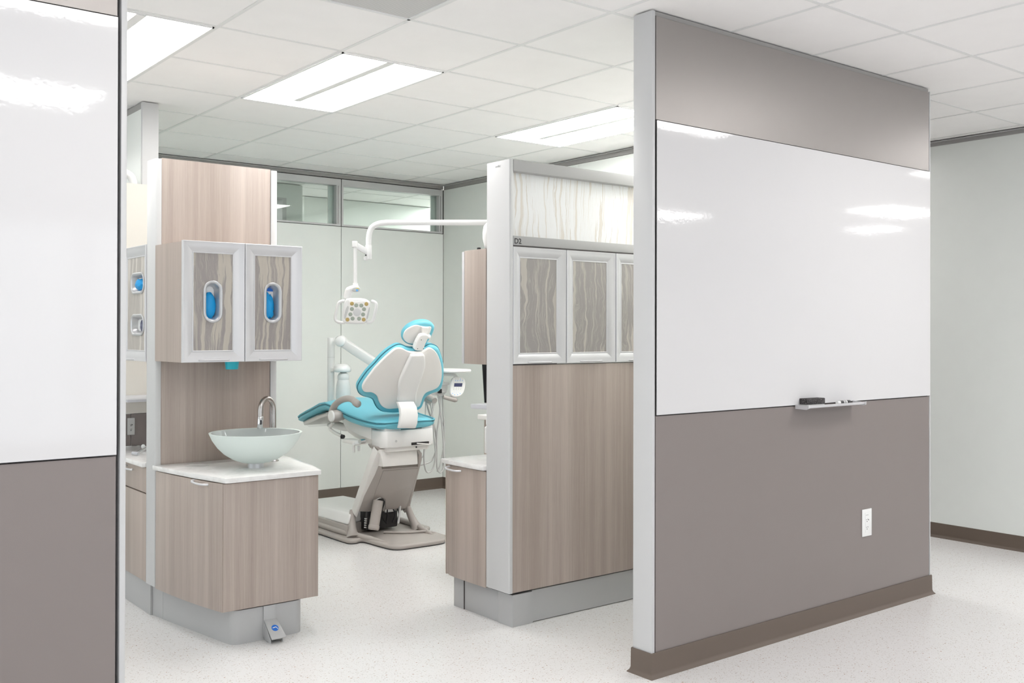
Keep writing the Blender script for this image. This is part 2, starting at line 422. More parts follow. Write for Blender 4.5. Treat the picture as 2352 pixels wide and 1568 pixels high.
# free-standing panel walls with whiteboards
def panel_wall(name, xa, xb, post_at, y=2.895):
    w = wallbox(name, (xa, y+.012, 0), (xb, y+.098, CEIL-.016), 'gap')
    panel('lower_panel', (xa+.004, y, .0), (xb-.004, y+.013, 1.080), 'taupe', w)
    panel('upper_panel', (xa+.004, y, 2.3125), (xb-.004, y+.013, CEIL-.02), 'taupe_up', w)
    panel('rear_panel', (xa, y+.097, 0), (xb, y+.105, CEIL-.02), 'green', w)
    G().box((xa, y+.006, CEIL-.018), (xb, y+.1, CEIL)).done('head_trim', 'trim', w)
    for px in post_at:
        G().box((px[0], y-.002, 0), (px[1], y+.107, CEIL-(.014 if px[1]-px[0] < .012 else 0))).done('end_post', 'post', w, bev=.003)
    return w
WR = panel_wall('wall_right', 3.034, 5.186, [(3.012, 3.031), (5.187, 5.196)])
WL = panel_wall('wall_left', -3.2, .866, [(.872, .889)], y=2.887)
b1 = G().box((3.038, 2.8885, 1.0845), (5.182, 2.8927, 2.3085)).done('whiteboard', 'board', bev=.0008, seg=1)
tag(b1, 'long glossy whiteboard panel above the marker tray', 'whiteboard')
b2 = G().box((-3.196, 2.8805, 1.0845), (.862, 2.8847, 2.3085)).done('whiteboard', 'board', bev=.0008, seg=1)
tag(b2, 'glossy whiteboard panel cut by the left edge of the photo', 'whiteboard')
# baseboards with a small cove
def baseboard(name, p0, p1, n, ret=None):
    """p0->p1 along the wall foot, n points into the room"""
    p0 = Vector((*p0, 0)); p1 = Vector((*p1, 0)); n = Vector((*n, 0))
    prof = [(.0, 0), (.016, 0), (.015, .004), (.008, .012), (.0045, .022), (.0035, .097), (.002, .101), (0, .101)]
    g = G(); g.rings([[p+n*a+Vector((0, 0, b)) for a, b in prof] for p in (p0, p1)])
    return struct(g.done(name, 'base', smooth=50))
baseboard('baseboard_back', (-4.9, YB), (5.166, YB), (0, -1))
baseboard('baseboard_bay_right', (5.166, 3.0), (5.166, YB), (-1, 0))
baseboard('baseboard_corridor', (6.66, 2.45), (6.66, 11.9), (-1, 0))
baseboard('baseboard_left', (-3.2, 2.887), (.862, 2.887), (0, -1))
def base_wrap(name, xa, xb, ya, yb):
    prof = [(.0, 0), (.018, 0), (.016, .004), (.009, .012), (.0055, .022), (.0045, .099), (.003, .103), (0, .103)]
    g = G(); g.rings([[(xa-a, ya-a, b) for a, b in prof], [(xb+a, ya-a, b) for a, b in prof], [(xb+a, yb+a, b) for a, b in prof], [(xa-a, yb+a, b) for a, b in prof], [(xa-a, ya-a, b) for a, b in prof]], False, False)
    return struct(g.done(name, 'base', smooth=50))
base_wrap('baseboard_right', 3.011, 5.197, 2.892, 3.003)
# ------------------------------------------------------------------ ceiling fixtures
def troffer(i, j, along, label, lens='light'):
    lx, ly = {'x': (2*T, T), 'y': (T, 2*T), 's': (T, T)}[along]
    x, y = X0+i*T, Y0+j*T
    t = thing('ceiling_light', label, 'ceiling light', (x, y, CEIL-.003), 'recessed two by four ceiling lights')
    e = .012
    g = G(); z0, z1 = CEIL-.002, CEIL+.005
    g.box((x+e, y+e, z0), (x+lx-e, y+e+.008, z1)); g.box((x+e, y+ly-e-.008, z0), (x+lx-e, y+ly-e, z1))
    g.box((x+e, y+e, z0), (x+e+.008, y+ly-e, z1)); g.box((x+lx-e-.008, y+e, z0), (x+lx-e, y+ly-e, z1))
    g.done('fixture_frame', 'white', t)
    G().box((x+e+.008, y+e+.008, CEIL+.001), (x+lx-e-.008, y+ly-e-.008, CEIL+.004)).done('diffuser', lens, t)
    g = G()
    if along == 'y': g.box((x+T*.43, y+.02, CEIL-.004), (x+T*.50, y+ly*.87, CEIL+.001))
    else: g.box((x+lx*.13, y+T*.46, CEIL-.004), (x+lx-.02, y+T*.53, CEIL+.001))
    g.done('centre_bar', 'white', t)
    return t
troffer(-2, 0, 'y', 'large lit ceiling light panel, leftmost, cut off by the left wall post', 'light_low')
troffer(0, 0, 'y', 'lit ceiling light panel with grey centre bar, middle of the three, above the bay', 'light_dim')
troffer(3, 0, 'y', 'lit ceiling light panel over the right partition, partly behind the tall wall post', 'light_high')
for i, j, a, lb in ((-3, -5, 'x', 'corridor ceiling light mirrored at the very top of the left whiteboard'),
        (-3, -8, 'x', 'corridor ceiling light mirrored as a band across the left whiteboard'),
        (3, -5, 'x', 'corridor ceiling light mirrored in the upper left corner of the long whiteboard'),
        (9, -5, 'x', 'corridor ceiling light mirrored at the upper right end of the long whiteboard'),
        (3, -8, 'x', 'added corridor ceiling light, unseen, to the right of the camera'),  # not in view, added to raise the corridor light
        (12, -8, 'x', 'far corridor ceiling light mirrored as the brighter bar right in the long whiteboard'),
        (9, -11, 'x', 'far corridor ceiling light mirrored at the left edge of the long whiteboard'),
        (-9, -5, 'x', 'added ceiling light, unseen, far left of the camera'),  # added out of view as fill from the left
        (15, -10, 's', 'farthest corridor ceiling light mirrored under the brighter bar in the long whiteboard'),
        (7, -4, 's', 'added unseen ceiling light just past the right edge of the photo'),  # added out of view to brighten the right corridor wall
        (5, 0, 'y', 'added ceiling light of the side passage, hidden behind the long whiteboard wall'),  # added where the board wall hides it, lights the corridor wall
        (5, 4, 'y', 'second added unseen ceiling light of the side passage beyond the bay wall')):  # another added fixture out of view, lifts the passage light
    troffer(i, j, a, lb, 'light' if i in (7, 5) else 'light_dim')
troffer(3, -2, 's', 'added square ceiling light hidden over the aisle behind the long whiteboard wall', 'light_high')  # added out of view to light the partition doors
troffer(-5, 2, 'y', 'added ceiling light of the neighbouring bay hidden by the left wall', 'light_low')  # unseen fixture added for light from the next bay
troffer(-8, 0, 'y', 'added unseen ceiling light of the second neighbouring bay at far left', 'light_low')  # also added and unseen, fill for the left bays
# room lights beyond the clerestory; the first is in view, the others added fill
troffer(3, 9, 'x', 'lit ceiling light in the room beyond the clerestory windows')
troffer(6, 6, 'y', 'added unseen ceiling light behind the back wall at the passage side')  # added out of view, lifts the room past the windows
troffer(0, 6, 'y', 'added unseen ceiling light behind the back wall above the basin side')  # added behind the wall to brighten the view through the glass
troffer(-3, 6, 'y', 'added unseen ceiling light behind the back wall at far left')  # added out of view, same fill further left
troffer(4, 10, 'x', 'second ceiling light, added, deep in the room beyond the windows')  # added as extra light behind the first one
vx, vy = X0-T, Y0-2*T
t = thing('air_vent', 'square perforated ceiling air vent at the top edge of the photo', 'air vent', (vx, vy, CEIL-.004))
g = G(); e = .012
for a, b in (((vx+e, vy+e), (vx+T-e, vy+e+.014)), ((vx+e, vy+T-e-.014), (vx+T-e, vy+T-e)), ((vx+e, vy+e), (vx+e+.014, vy+T-e)), ((vx+T-e-.014, vy+e), (vx+T-e, vy+T-e))):
    g.box((*a, CEIL-.004), (*b, CEIL+.005))
g.done('vent_frame', 'grid', t)
G().box((vx+e+.014, vy+e+.014, CEIL), (vx+T-e-.014, vy+T-e-.014, CEIL+.004)).done('grille', 'mesh', t)
# ------------------------------------------------------------------ board accessories
def tray():
    x0, x1, y = 3.975, 4.45, 2.888
    t = thing('marker_tray', 'slim grey marker tray fixed along the foot of the right whiteboard', 'tray', (x0, y, 1.07))
    prof = [(0, 1.072), (-.055, 1.070), (-.068, 1.074), (-.073, 1.086), (-.070, 1.086), (-.064, 1.0765), (-.053, 1.0745), (0, 1.0775)]
    G().rings([[(x, y+a, z) for a, z in prof] for x in (x0+.006, x1-.006)]).done('channel', 'silver', t)
    for xa in (x0, x1-.006):
        G().rings([[(x, y+a, z) for a, z in [(0, 1.068), (-.06, 1.066), (-.074, 1.072), (-.075, 1.088), (-.06, 1.083), (0, 1.088)]] for x in (xa, xa+.006)]).done('end_cap', 'silver', t)
tray()
t = thing('board_eraser', 'black speckled felt eraser on the marker tray', 'eraser', (4.07, 2.85, 1.0755))
def obox(g, c, dx, dy, z0, z1, ang):
    ca, sa = math.cos(ang), math.sin(ang)
    return g.prism([(c[0]+a*ca-b*sa, c[1]+a*sa+b*ca) for a, b in ((-dx, -dy), (dx, -dy), (dx, dy), (-dx, dy))], z0, z1)
obox(G(), (4.072, 2.862), .065, .021, 1.080, 1.088, -.05).done('eraser_back', 'grey', t, bev=.002)
obox(G(), (4.072, 2.862), .067, .023, 1.088, 1.116, -.05).done('felt_pad', 'felt', t, bev=.003)
t = thing('marker', 'white whiteboard marker with a black cap on the marker tray', 'marker', (4.30, 2.86, 1.0755))
def rod(a, b, r, n=20): return G().tube([a, b], r, n)
mk = lambda s: Vector((4.255+s*.999, 2.850+s*.05, 1.0865))
rod(mk(.0), mk(.085), .0085).done('barrel', 'white', t, bev=.001)
rod(mk(.024), mk(.052), .0088).done('printed_band', 'ink', t)
rod(mk(.085), mk(.115), .0092).done('cap', 'black', t, bev=.002)
rod(mk(.058), mk(.075), .0088).done('label_print', 'logo', t)
def outlet(o, a, u, n, w, h, plate, label, face):
    """duplex outlet: o lower-left corner, a right vector, n outward"""
    o, a, n = Vector(o), Vector(a), Vector(n); z = Vector((0, 0, 1))
    t = thing('wall_outlet', label, 'outlet', tuple(o+n*.001))
    def P(x, y, d): return o+a*x+z*y+n*d
    def bx(x0, x1, y0, y1, d0, d1, name, mat, bev=0):
        G().hexa([P(x0, y0, d0), P(x1, y0, d0), P(x1, y0, d1), P(x0, y0, d1)], [P(x0, y1, d0), P(x1, y1, d0), P(x1, y1, d1), P(x0, y1, d1)]).done(name, mat, t, bev=bev)
    bx(0, w, 0, h, .0005, .006, 'cover_plate', plate, .002)
    x0, x1 = w*.28, w*.76
    bx(x0, x1, h*.14, h*.87, .005, .0075, 'receptacle', plate, .0008)
    g = G()
    for yy in (.22, .50):
        for xx, hh in ((.36, .035), (.52, .045)):
            c0, c1 = P(w*xx, h*(yy+.10), .0074), P(w*xx+.003, h*(yy+.10+hh), .0079)
            g = G(); g.hexa([P(w*xx, h*(yy+.1), .0074), P(w*xx+.003, h*(yy+.1), .0074), P(w*xx+.003, h*(yy+.1), .008), P(w*xx, h*(yy+.1), .008)],
                   [P(w*xx, h*(yy+.1+hh), .0074), P(w*xx+.003, h*(yy+.1+hh), .0074), P(w*xx+.003, h*(yy+.1+hh), .008), P(w*xx, h*(yy+.1+hh), .008)]); g.done('socket_slot', face, t)
        G().lathe([(.0028, 0), (.0028, .0006)], P(w*.46, h*(yy+.05), .0074), n, 12).done('ground_hole', face, t)
    G().lathe([(.003, 0), (.003, .0007)], P(w*.62, h*.6, .0074), n, 12).done('indicator', face, t)
    bx(w*.32, w*.6, h*.77, h*.8, .0074, .0079, 'test_button', 'grey')
outlet((4.535, 2.895, .392), (1, 0, 0), None, (0, -1, 0), .083, .138, 'white', 'white wall outlet low on the right taupe wall panel', 'ink')
# ------------------------------------------------------------------ cabinet helpers
def frame_map(o, a, n):
    o, a, n = Vector(o), Vector(a), Vector(n); z = Vector((0, 0, 1))
    return lambda x, y, d: o+a*x+z*y+n*d
def framed_door(P, w, h, parent, fw=.056, insert='resin_grey', ring=None, handle=None, name='door', deep=.040):
    """P(x,y,d): door plane map, d outward"""
    prof = [(0, 0), (0, .019), (.0015, .0205), (.004, .0205), (.006, .0195), (.020, .016), (.036, .0105), (fw-.006, .0045), (fw-.004, .0065), (fw-.001, .0065), (fw, .0055), (fw, 0)]
    d = G().rings([[P(i, i, q), P(w-i, i, q), P(w-i, h-i, q), P(i, h-i, q)] for i, q in prof+[prof[0]]], False, False).done(name, 'silver', parent, smooth=20)
    x0, x1, y0, y1 = fw-.003, w-fw+.003, fw-.003, h-fw+.003
    if ring:
        rings_ = ring
        cuts = []
        ymid = [y0]+[(rings_[k][1]+rings_[k+1][1])/2 for k in range(len(rings_)-1)]+[y1]
        g = G()
        for k, (cx, cy, rw_, rh_, rr) in enumerate(rings_):
            ya, yb = ymid[k], ymid[k+1]
            cor = [math.atan2(yy-cy, xx-cx) for xx in (x0, x1) for yy in (ya, yb)]
            A = sorted([2*math.pi*q/56-math.pi for q in range(56)]+cor)
            def rect(an):
                c, s_ = math.cos(an), math.sin(an)
                tx = ((x1-cx)/c if c > 0 else (x0-cx)/c) if abs(c) > 1e-9 else 1e9
                ty = ((yb-cy)/s_ if s_ > 0 else (ya-cy)/s_) if abs(s_) > 1e-9 else 1e9
                q = min(tx, ty); return cx+c*q, cy+s_*q
            def rrect(an, ins):
                W, H, r = rw_/2-ins, rh_/2-ins, max(rr-ins, .001)
                c, s_ = math.cos(an), math.sin(an); lo, hi = 0, 1
                for _ in range(28):
                    m_ = (lo+hi)/2; xx, yy = abs(c*m_), abs(s_*m_)
                    qx, qy = max(xx-(W-r), 0), max(yy-(H-r), 0)
                    ins_ = (xx <= W and yy <= H) and (qx*qx+qy*qy <= r*r if (xx > W-r and yy > H-r) else True)
                    if ins_: lo = m_
                    else: hi = m_
                return cx+c*lo, cy+s_*lo
            outer = [rect(a_) for a_ in A]; inn = [rrect(a_, .008) for a_ in A]
            g.rings([[P(x, y, .004) for x, y in outer], [P(x, y, .004) for x, y in inn], [P(x, y, .0) for x, y in inn], [P(x, y, .0) for x, y in outer], [P(x, y, .004) for x, y in outer]], False, False)
            fu = G(); pr = [(.002, .004), (0, .007), (.002, .0095), (.006, .0105), (.011, .009), (.015, .004), (.019, -deep*.2), (.023, -deep*.7), (.026, -deep)]
            fu.rings([[P(*rrect(a_, i), q) for a_ in A] for i, q in pr], False, False).done('dispenser_ring', 'ring', d, smooth=60)
        g.done('insert_panel', insert, d)
    else:
        G().hexa([P(x0, y0, 0), P(x1, y0, 0), P(x1, y0, .004), P(x0, y0, .004)], [P(x0, y1, 0), P(x1, y1, 0), P(x1, y1, .004), P(x0, y1, .004)]).done('insert_panel', insert, d)
    if handle:
        hx0, hx1, hy = handle
        pts = [P(hx0, hy, .012), P(hx0+.008, hy, .024), P((hx0+hx1)/2, hy, .028), P(hx1-.008, hy, .024), P(hx1, hy, .012)]
        G().tube(cr(pts, 5, False), .0042, 8).done('handle', 'silver', d)
    return d
def bow_handle(P, x0, x1, y, parent, out=.026, r=.0052):
    pts = [P(x0, y+.006, 0), P(x0, y+.004, out*.7), P(x0+.015, y, out), P((x0+x1)/2, y-.002, out*1.15), P(x1-.015, y, out*.9), P(x1, y, out*.6)]
    return G().tube(cr(pts, 6, False), r, 10).done('handle', 'silver', parent)
def glove_box(P, cx, cy, w, h, label, crumple, seed, gl_dx=0, deep=.0405, blue_lid=False, label2=None, oval=True):
    q0 = P(cx, cy, -.12)
    t = thing('glove_box', label, 'glove box', tuple(P(cx, cy-h/2, -.12)), 'glove boxes in the dispenser cabinets')
    def bx(x0, x1, y0, y1, d0, d1, name, mat):
        G().hexa([P(x0, y0, d0), P(x1, y0, d0), P(x1, y0, d1), P(x0, y0, d1)], [P(x0, y1, d0), P(x1, y1, d0), P(x1, y1, d1), P(x0, y1, d1)]).done(name, mat, t)
    bx(cx-w/2, cx+w/2, cy-h/2, cy+h/2, -.12, -deep, 'carton', 'white')
    if blue_lid: bx(cx-w*.42, cx+w*.42, cy+h*.27, cy+h*.40, -deep-.0001, -deep+.0005, 'printed_lid', 'blue')
    rnd = random.Random(seed)
    if label2:
        g = G(); rows, cols = 18, 12; ea, eb = w*.34*(.9 if oval else 1.1), h*.28
        import mathutils
        rings_ = []
        for i in range(rows+1):
            th = math.pi*i/rows
            rr = []
            for k in range(20):
                ph = 2*math.pi*k/20
                x = math.sin(th)*math.cos(ph); y = math.cos(th); z = math.sin(th)*math.sin(ph)
                n = mathutils.noise.noise(Vector((x*2.3+seed, y*2.3, z*2.3)))*crumple
                wr = math.sin(y*16+x*7+seed)*.06*crumple*2
                s_ = 1+n*.55+wr
                rr.append(P(cx+gl_dx+x*ea*s_, cy-h*.06+y*eb*s_, -deep+.0065+z*.024*s_))
            rings_.append(rr)
        g.rings(rings_)
        o = g.done('nitrile_glove', 'glove', smooth=70); tag(o, label2, 'glove', 'blue gloves in the dispensers')
# ------------------------------------------------------------------ sink end partition (behind the basin)
YS = 4.98
pt = thing('partition_panel', 'laminate end partition with silver posts behind the frosted basin', 'partition', (2.0, YS, 0))
G().prism([(1.668, 5.09), (1.672, YS+.012), (1.676, YS+.003), (1.683, YS), (1.703, YS), (1.703, 5.10), (1.675, 5.10)], .165, 2.285).done('post', 'post', pt, bev=.0015)
G().prism([(2.284, YS), (2.312, YS), (2.319, YS+.003), (2.322, YS+.012), (2.328, 5.10), (2.284, 5.10)], .165, 2.285).done('post', 'post', pt, bev=.0015)
G().box((1.7045, YS+.004, .165), (2.2815, 5.06, 2.290)).done('laminate_panel', 'wood', pt, bev=.001)
G().prism([(1.7165, 4.9815), (2.26, 4.9815), (2.28, 5.084), (1.7015, 5.084)], 0, .156).done('toe_kick', 'toe', pt)
# cabinet below
hexp = [(1.675, YS), (1.705, 4.79), (1.735, 4.58), (1.767, 4.346), (2.24, 4.346), (2.278, 4.58), (2.308, 4.79), (2.33, YS)]
bc = thing('sink_cabinet', 'laminate base cabinet with angled sides below the frosted basin', 'cabinet', (2.0, 4.66, 0))
ins = [(1.690, YS-.002), (1.715, 4.79), (1.742, 4.60), (1.772, 4.362), (2.228, 4.362), (2.268, 4.58), (2.298, 4.79), (2.318, YS-.002)]
G().prism(ins, .167, .744).done('body', 'wood', bc)
# door leaf on the left angled side, front leaf facing the corridor
def leaf(p, q, z0, z1, th, name, bowed=0):
    p, q = Vector(p), Vector(q); t_ = (q-p).normalized(); nrm = Vector((t_.y, -t_.x))
    pts = [p.lerp(q, k/8) + nrm*bowed*math.sin(math.pi*k/8) for k in range(9)]
    return G().prism([tuple(v) for v in pts]+[tuple(v-nrm*th) for v in reversed(pts)], z0, z1).done(name, 'wood', bc, bev=.001)
dl = leaf((1.672, 4.962), (1.764, 4.349), .163, .740, .014, 'door', .012)
leaf((1.768, 4.346), (2.24, 4.346), .163, .740, .015, 'front_panel')
leaf((2.243, 4.352), (2.33, YS-.01), .163, .740, .014, 'side_panel', .010)
hp = Vector((1.735, 4.575, 0)); ht = Vector((.15, -.99, 0)).normalized()
pts = [hp+Vector((0, 0, .738)), hp+Vector((-.026, .006, .734))+ht*.004, hp+Vector((-.033, 0, .729))+ht*.03, hp+Vector((-.030, 0, .727))+ht*.09, hp+Vector((-.010, 0, .727))+ht*.118]
hp_h = G().tube(cr(pts, 6, False), .0052, 10).done('handle', 'silver', dl)
def arc(c, r, a0, a1, n=8): return [(c[0]+r*math.cos(math.radians(a0+(a1-a0)*k/n)), c[1]+r*math.sin(math.radians(a0+(a1-a0)*k/n))) for k in range(n+1)]
G().prism([(1.716, 4.978)]+arc((1.862, 4.412), .05, 188, 270)+arc((2.125, 4.412), .05, 270, 350)+[(2.26, 4.978)], .0, .155).done('toe_kick', 'toe', bc, smooth=50)
G().prism([(1.74, 4.976)]+arc((1.872, 4.432), .05, 188, 270)+arc((2.115, 4.432), .05, 270, 350)+[(2.24, 4.976)], .155, .166).done('shadow_gap', 'gap', bc)
# pedal
G().box((1.966, 4.352, .012), (2.028, 4.362, .158)).done('pedal_plate', 'toe', bc, bev=.001)
g = G()
px0, px1 = 1.968, 2.03
for xa, xb in ((px0, px0+.003), (px1-.003, px1)):
    g.hexa([(xa, 4.352, .004), (xa, 4.283, .0), (xa, 4.283, .018), (xa, 4.352, .085)], [(xb, 4.352, .004), (xb, 4.283, .0), (xb, 4.283, .018), (xb, 4.352, .085)])
g.hexa([(px0, 4.270, .020), (px1+.01, 4.270, .020), (px1+.01, 4.268, .025), (px0, 4.268, .025)], [(px0, 4.350, .088), (px1, 4.350, .088), (px1, 4.352, .093), (px0, 4.352, .093)])
pd = g.done('foot_pedal', 'toe', bc, bev=.0006)
pn = Vector((0, -.64, .77)).normalized(); pu = Vector((0, .77, .64)).normalized(); pc = Vector((2.003, 4.311, .0608))
G().lathe([(.0165, 0), (.0165, .0012)], pc, pn, 32).done('round_logo', 'blue', pd)
def PP(x, y, d=0): return pc+Vector((1, 0, 0))*x+pu*y+pn*(.0013+d)
g = G()
for poly in ([(-.012, .003), (.004, .006), (.006, .002), (-.012, -.001)], [(.004, .006), (.008, .004), (.013, -.009), (.010, -.009), (.005, .001)]):
    g.hexa([PP(*p) for p in poly], [PP(*p, .0006) for p in poly])
g.done('logo_mark', 'silver', pd)
# countertop with bowed edges
ct = [(1.660, YS-.001), (1.685, 4.80), (1.720, 4.57), (1.772, 4.333), (1.79, 4.328), (2.235, 4.328), (2.249, 4.334)] + [tuple(v) for v in cr([(2.253, 4.345), (2.305, 4.57), (2.338, 4.79), (2.350, YS-.001)], 4, False)]
bmh = G()
cct = G().prism(ct, .744, .767)
cto = cct.done('countertop', 'quartz', bev=.003)
tag(cto, 'white quartz countertop with angled sides under the frosted basin', 'countertop')
hole = thing('waste_grommet', 'oval cut-out ring in the quartz top left of the basin', 'grommet', (1.83, 4.84, .767))
def oval(g, c, ra, rb, ang, z0, z1, inset=0, n=40):
    pass
hc = Vector((1.832, 4.838)); ha = Vector((.75, -.66)).normalized(); hb = Vector((-ha.y, ha.x))
def ov(k, z, r=.056): return [(*(hc+(ha*math.cos(2*math.pi*i/40)+hb*math.sin(2*math.pi*i/40))*r*k), z) for i in range(40)]
G().rings([ov(1.0, .7668), ov(1.0, .7685), ov(.95, .7688), ov(.93, .7678)], False, True).done('opening', 'grey', hole)
# faucet
fa = thing('faucet', 'brushed nickel gooseneck faucet with a black sensor window', 'faucet', (2.208, 4.777, .767))
G().lathe([(.028, 0), (.028, .004), (.022, .008), (.0145, .012), (.0145, .03)], (2.208, 4.777, .767), (0, 0, 1), 28).done('base', 'steel', fa)
fd = Vector((-1, -.35, 0)).normalized(); f0 = Vector((2.208, 4.777, 0))
pth = [f0+Vector((0, 0, z)) for z in (.79, .86, .93, 1.0)]+[f0+fd*(.045-.045*math.cos(a))+Vector((0, 0, 1.03+.058*math.sin(a))) for a in [math.pi*k/10 for k in range(0, 11)]]+[f0+fd*.09+Vector((0, 0, 1.0))]
G().tube(pth, .0135, 18).done('spout', 'steel', fa)
sp = f0+fd*.09
G().tube([sp+Vector((0, 0, 1.001)), sp+Vector((0, 0, .998)), sp+fd*.003+Vector((0, 0, .945)), sp+fd*.003+Vector((0, 0, .938))], [.0138, .015, .0145, .012], 20).done('spray_head', 'chrome', fa)
tocam = (Vector((0, 0, .97))-Vector((sp.x, sp.y, .97))).normalized(); sd = tocam.cross(Vector((0, 0, 1)))
sw = sp+Vector((0, 0, .972))+fd*.002+tocam*.0145-sd*.004
G().slab([(a, b) for a, b in arc((0, .008), .0042, 0, 180, 8)+arc((0, -.008), .0042, 180, 360, 8)], .002, lambda a, b, h: sw+sd*a+Vector((0, 0, b))+tocam*(h-.001), r=.0006).done('sensor_window', 'black', fa)
# basin
BX, BY = 2.035, 4.602
ba = thing('vessel_sink', 'frosted pale green glass vessel basin on the quartz counter', 'sink', (BX, BY, .767))
outp = [(.02, .788), (.035, .789), (.07, .795), (.11, .810), (.15, .836), (.18, .866), (.205, .902), (.220, .935), (.2215, .938)]
inp = [(.2195, .939), (.209, .937), (.192, .905), (.168, .873), (.138, .845), (.10, .821), (.06, .807), (.02, .803)]
G().lathe(outp+inp[:2], (BX, BY, 0), (0, 0, 1), 64, cap0=True, cap1=False).done('bowl', 'frost', ba, smooth=60)
G().lathe(inp[1:], (BX, BY, 0), (0, 0, 1), 64, cap0=False, cap1=True).done('bowl_lining', 'frost_in', ba, smooth=60)
G().lathe([(.038, .767), (.038, .7915)], (BX, BY, 0), (0, 0, 1), 40).done('mounting_ring', 'silver', ba)
G().lathe([(.022, .803), (.022, .8055), (.016, .8065)], (BX, BY, 0), (0, 0, 1), 24).done('drain', 'chrome', ba)
# upper cabinet over the basin
uc = thing('wall_cabinet', 'two-door wall cabinet with glove dispensers above the frosted basin', 'cabinet', (2.0, 4.8, 1.281))
yf = 4.668
G().hexa([(1.672, YS-.002, 1.281), (1.690, yf, 1.281), (1.704, yf, 1.281), (1.688, YS-.002, 1.281)], [(1.672, YS-.002, 1.853), (1.690, yf, 1.853), (1.704, yf, 1.853), (1.688, YS-.002, 1.853)]).done('side_panel', 'wood_b', uc)
G().hexa([(2.312, YS-.002, 1.281), (2.286, yf, 1.281), (2.300, yf, 1.281), (2.326, YS-.002, 1.281)], [(2.312, YS-.002, 1.853), (2.286, yf, 1.853), (2.300, yf, 1.853), (2.326, YS-.002, 1.853)]).done('side_panel', 'wood_b', uc)
G().prism([(1.689, YS-.003), (1.705, yf+.001), (2.285, yf+.001), (2.311, YS-.003)], 1.281, 1.296).done('bottom_board', 'wood_b', uc)
G().prism([(1.689, YS-.003), (1.705, yf+.001), (2.285, yf+.001), (2.311, YS-.003)], 1.838, 1.853).done('top_board', 'wood_b', uc)
G().box((1.704, 4.960, 1.297), (2.300, 4.968, 1.837)).done('back_board', 'white', uc)
P1 = frame_map((1.690, yf-.001, 1.281), (1, 0, 0), (0, -1, 0))
framed_door(P1, .3055, .577, uc, ring=[(.1515, .290, .096, .203, .047)], handle=(.080, .226, .010))
P2 = frame_map((1.9985, yf-.001, 1.281), (1, 0, 0), (0, -1, 0))
framed_door(P2, .3025, .577, uc, ring=[(.1505, .290, .096, .203, .047)], handle=(.077, .223, .010))
glove_box(P1, .1515, .285, .105, .235, 'white glove carton in the left dispenser door above the basin', .16, 1, gl_dx=-.004, label2='smooth blue glove bulging in the left oval dispenser')
glove_box(P2, .1505, .285, .105, .235, 'white printed glove carton in the right dispenser door above the basin', .42, 5, gl_dx=-.010, blue_lid=True, label2='crumpled blue glove in the right oval dispenser above the basin')
# cup dispenser underneath
c0 = ad(556.5, 842, 4.90)
G().lathe([(.030, .0), (.031, .002), (.0375, .062), (.040, .066), (.040, .067)], (2.03, 4.885, 1.236), (0, 0, 1), 32, cap1=True).done('paper_cup', 'cup')
tag(bpy.data.objects['paper_cup'], 'aqua plastic cup poking out below the wall cabinet above the basin', 'cup')
# ------------------------------------------------------------------ left unit behind the partition
lu = thing('drawer_cabinet', 'laminate cabinet with one drawer over a door at the left wall edge', 'cabinet', (1.9, 5.5, 0))
G().box((1.690, 5.102, .167), (2.28, 5.88, .744)).done('body', 'wood_b', lu)
G().box((1.690, 5.088, .0), (2.25, 5.88, .166)).done('toe_kick', 'toe', lu, bev=.001)
dr = G().box((1.672, 5.105, .614), (1.689, 5.476, .740)).done('drawer', 'wood_b', lu, bev=.001)
dd = G().box((1.672, 5.105, .166), (1.689, 5.476, .607)).done('door', 'wood_b', lu, bev=.001)
G().box((1.6715, 5.480, .166), (1.689, 5.88, .740)).done('fixed_panel', 'wood_b', lu, bev=.001)
PH = frame_map((1.672, 5.105, 0), (0, 1, 0), (-1, 0, 0))
bow_handle(PH, .300, .170, .716, dr)
tag(G().box((1.650, 5.1015, .744), (2.30, 5.883, .767)).done('countertop', 'quartz', bev=.003), 'white quartz countertop over the drawer cabinet at the left wall edge', 'countertop')
bp_ = thing('partition_panel', 'cream rear partition above the drawer cabinet counter', 'partition', (2.0, 5.93, 0))
G().box((1.66, 5.885, .955), (2.30, 5.902, 2.28)).done('cream_board', 'cream', bp_)
G().box((1.66, 5.885, .768), (1.838, 5.902, .952)).done('splash_panel', 'taupe', bp_, bev=.001)
G().box((1.841, 5.885, .768), (2.30, 5.902, .952)).done('splash_panel', 'taupe', bp_, bev=.001)
G().box((1.648, 5.885, .0), (1.659, 5.902, 2.285)).done('post', 'post', bp_)
o1 = ay(292, 999, 5.885); o2 = ay(309, 967, 5.885)
outlet((o1.x, 5.885, o1.z), (1, 0, 0), None, (0, -1, 0), o2.x-o1.x, o2.z-o1.z+.02, 'grey', 'grey wall outlet on the splash panel above the left counter', 'ink')
sh = ay(283, 918, 5.9)
tag(G().box((1.70, 5.50, 1.045), (2.25, 5.88, 1.060)).done('glass_shelf', 'acryl', bev=.002), 'frosted shelf between the left counter and the cabinet above', 'shelf')
lc = thing('wall_cabinet', 'wall cabinet with two square glove dispensers beside the left wall edge', 'cabinet', (1.85, 5.3, 1.275))
G().box((1.686, 5.104, 1.275), (2.0, 5.120, 1.866)).box((1.686, 5.472, 1.275), (2.0, 5.488, 1.866)).box((1.686, 5.121, 1.275), (2.0, 5.471, 1.29)).box((1.686, 5.121, 1.851), (2.0, 5.471, 1.866)).box((1.988, 5.121, 1.291), (2.0, 5.471, 1.85)).done('body', 'wood_b', lc)
PL = frame_map((1.685, 5.490, 1.275), (0, -1, 0), (-1, 0, 0))
framed_door(PL, .386, .591, lc, insert='resin_pale', deep=.022, ring=[(.219, .186, .208, .112, .045), (.219, .402, .208, .112, .045)], handle=(.10, .21, .008))
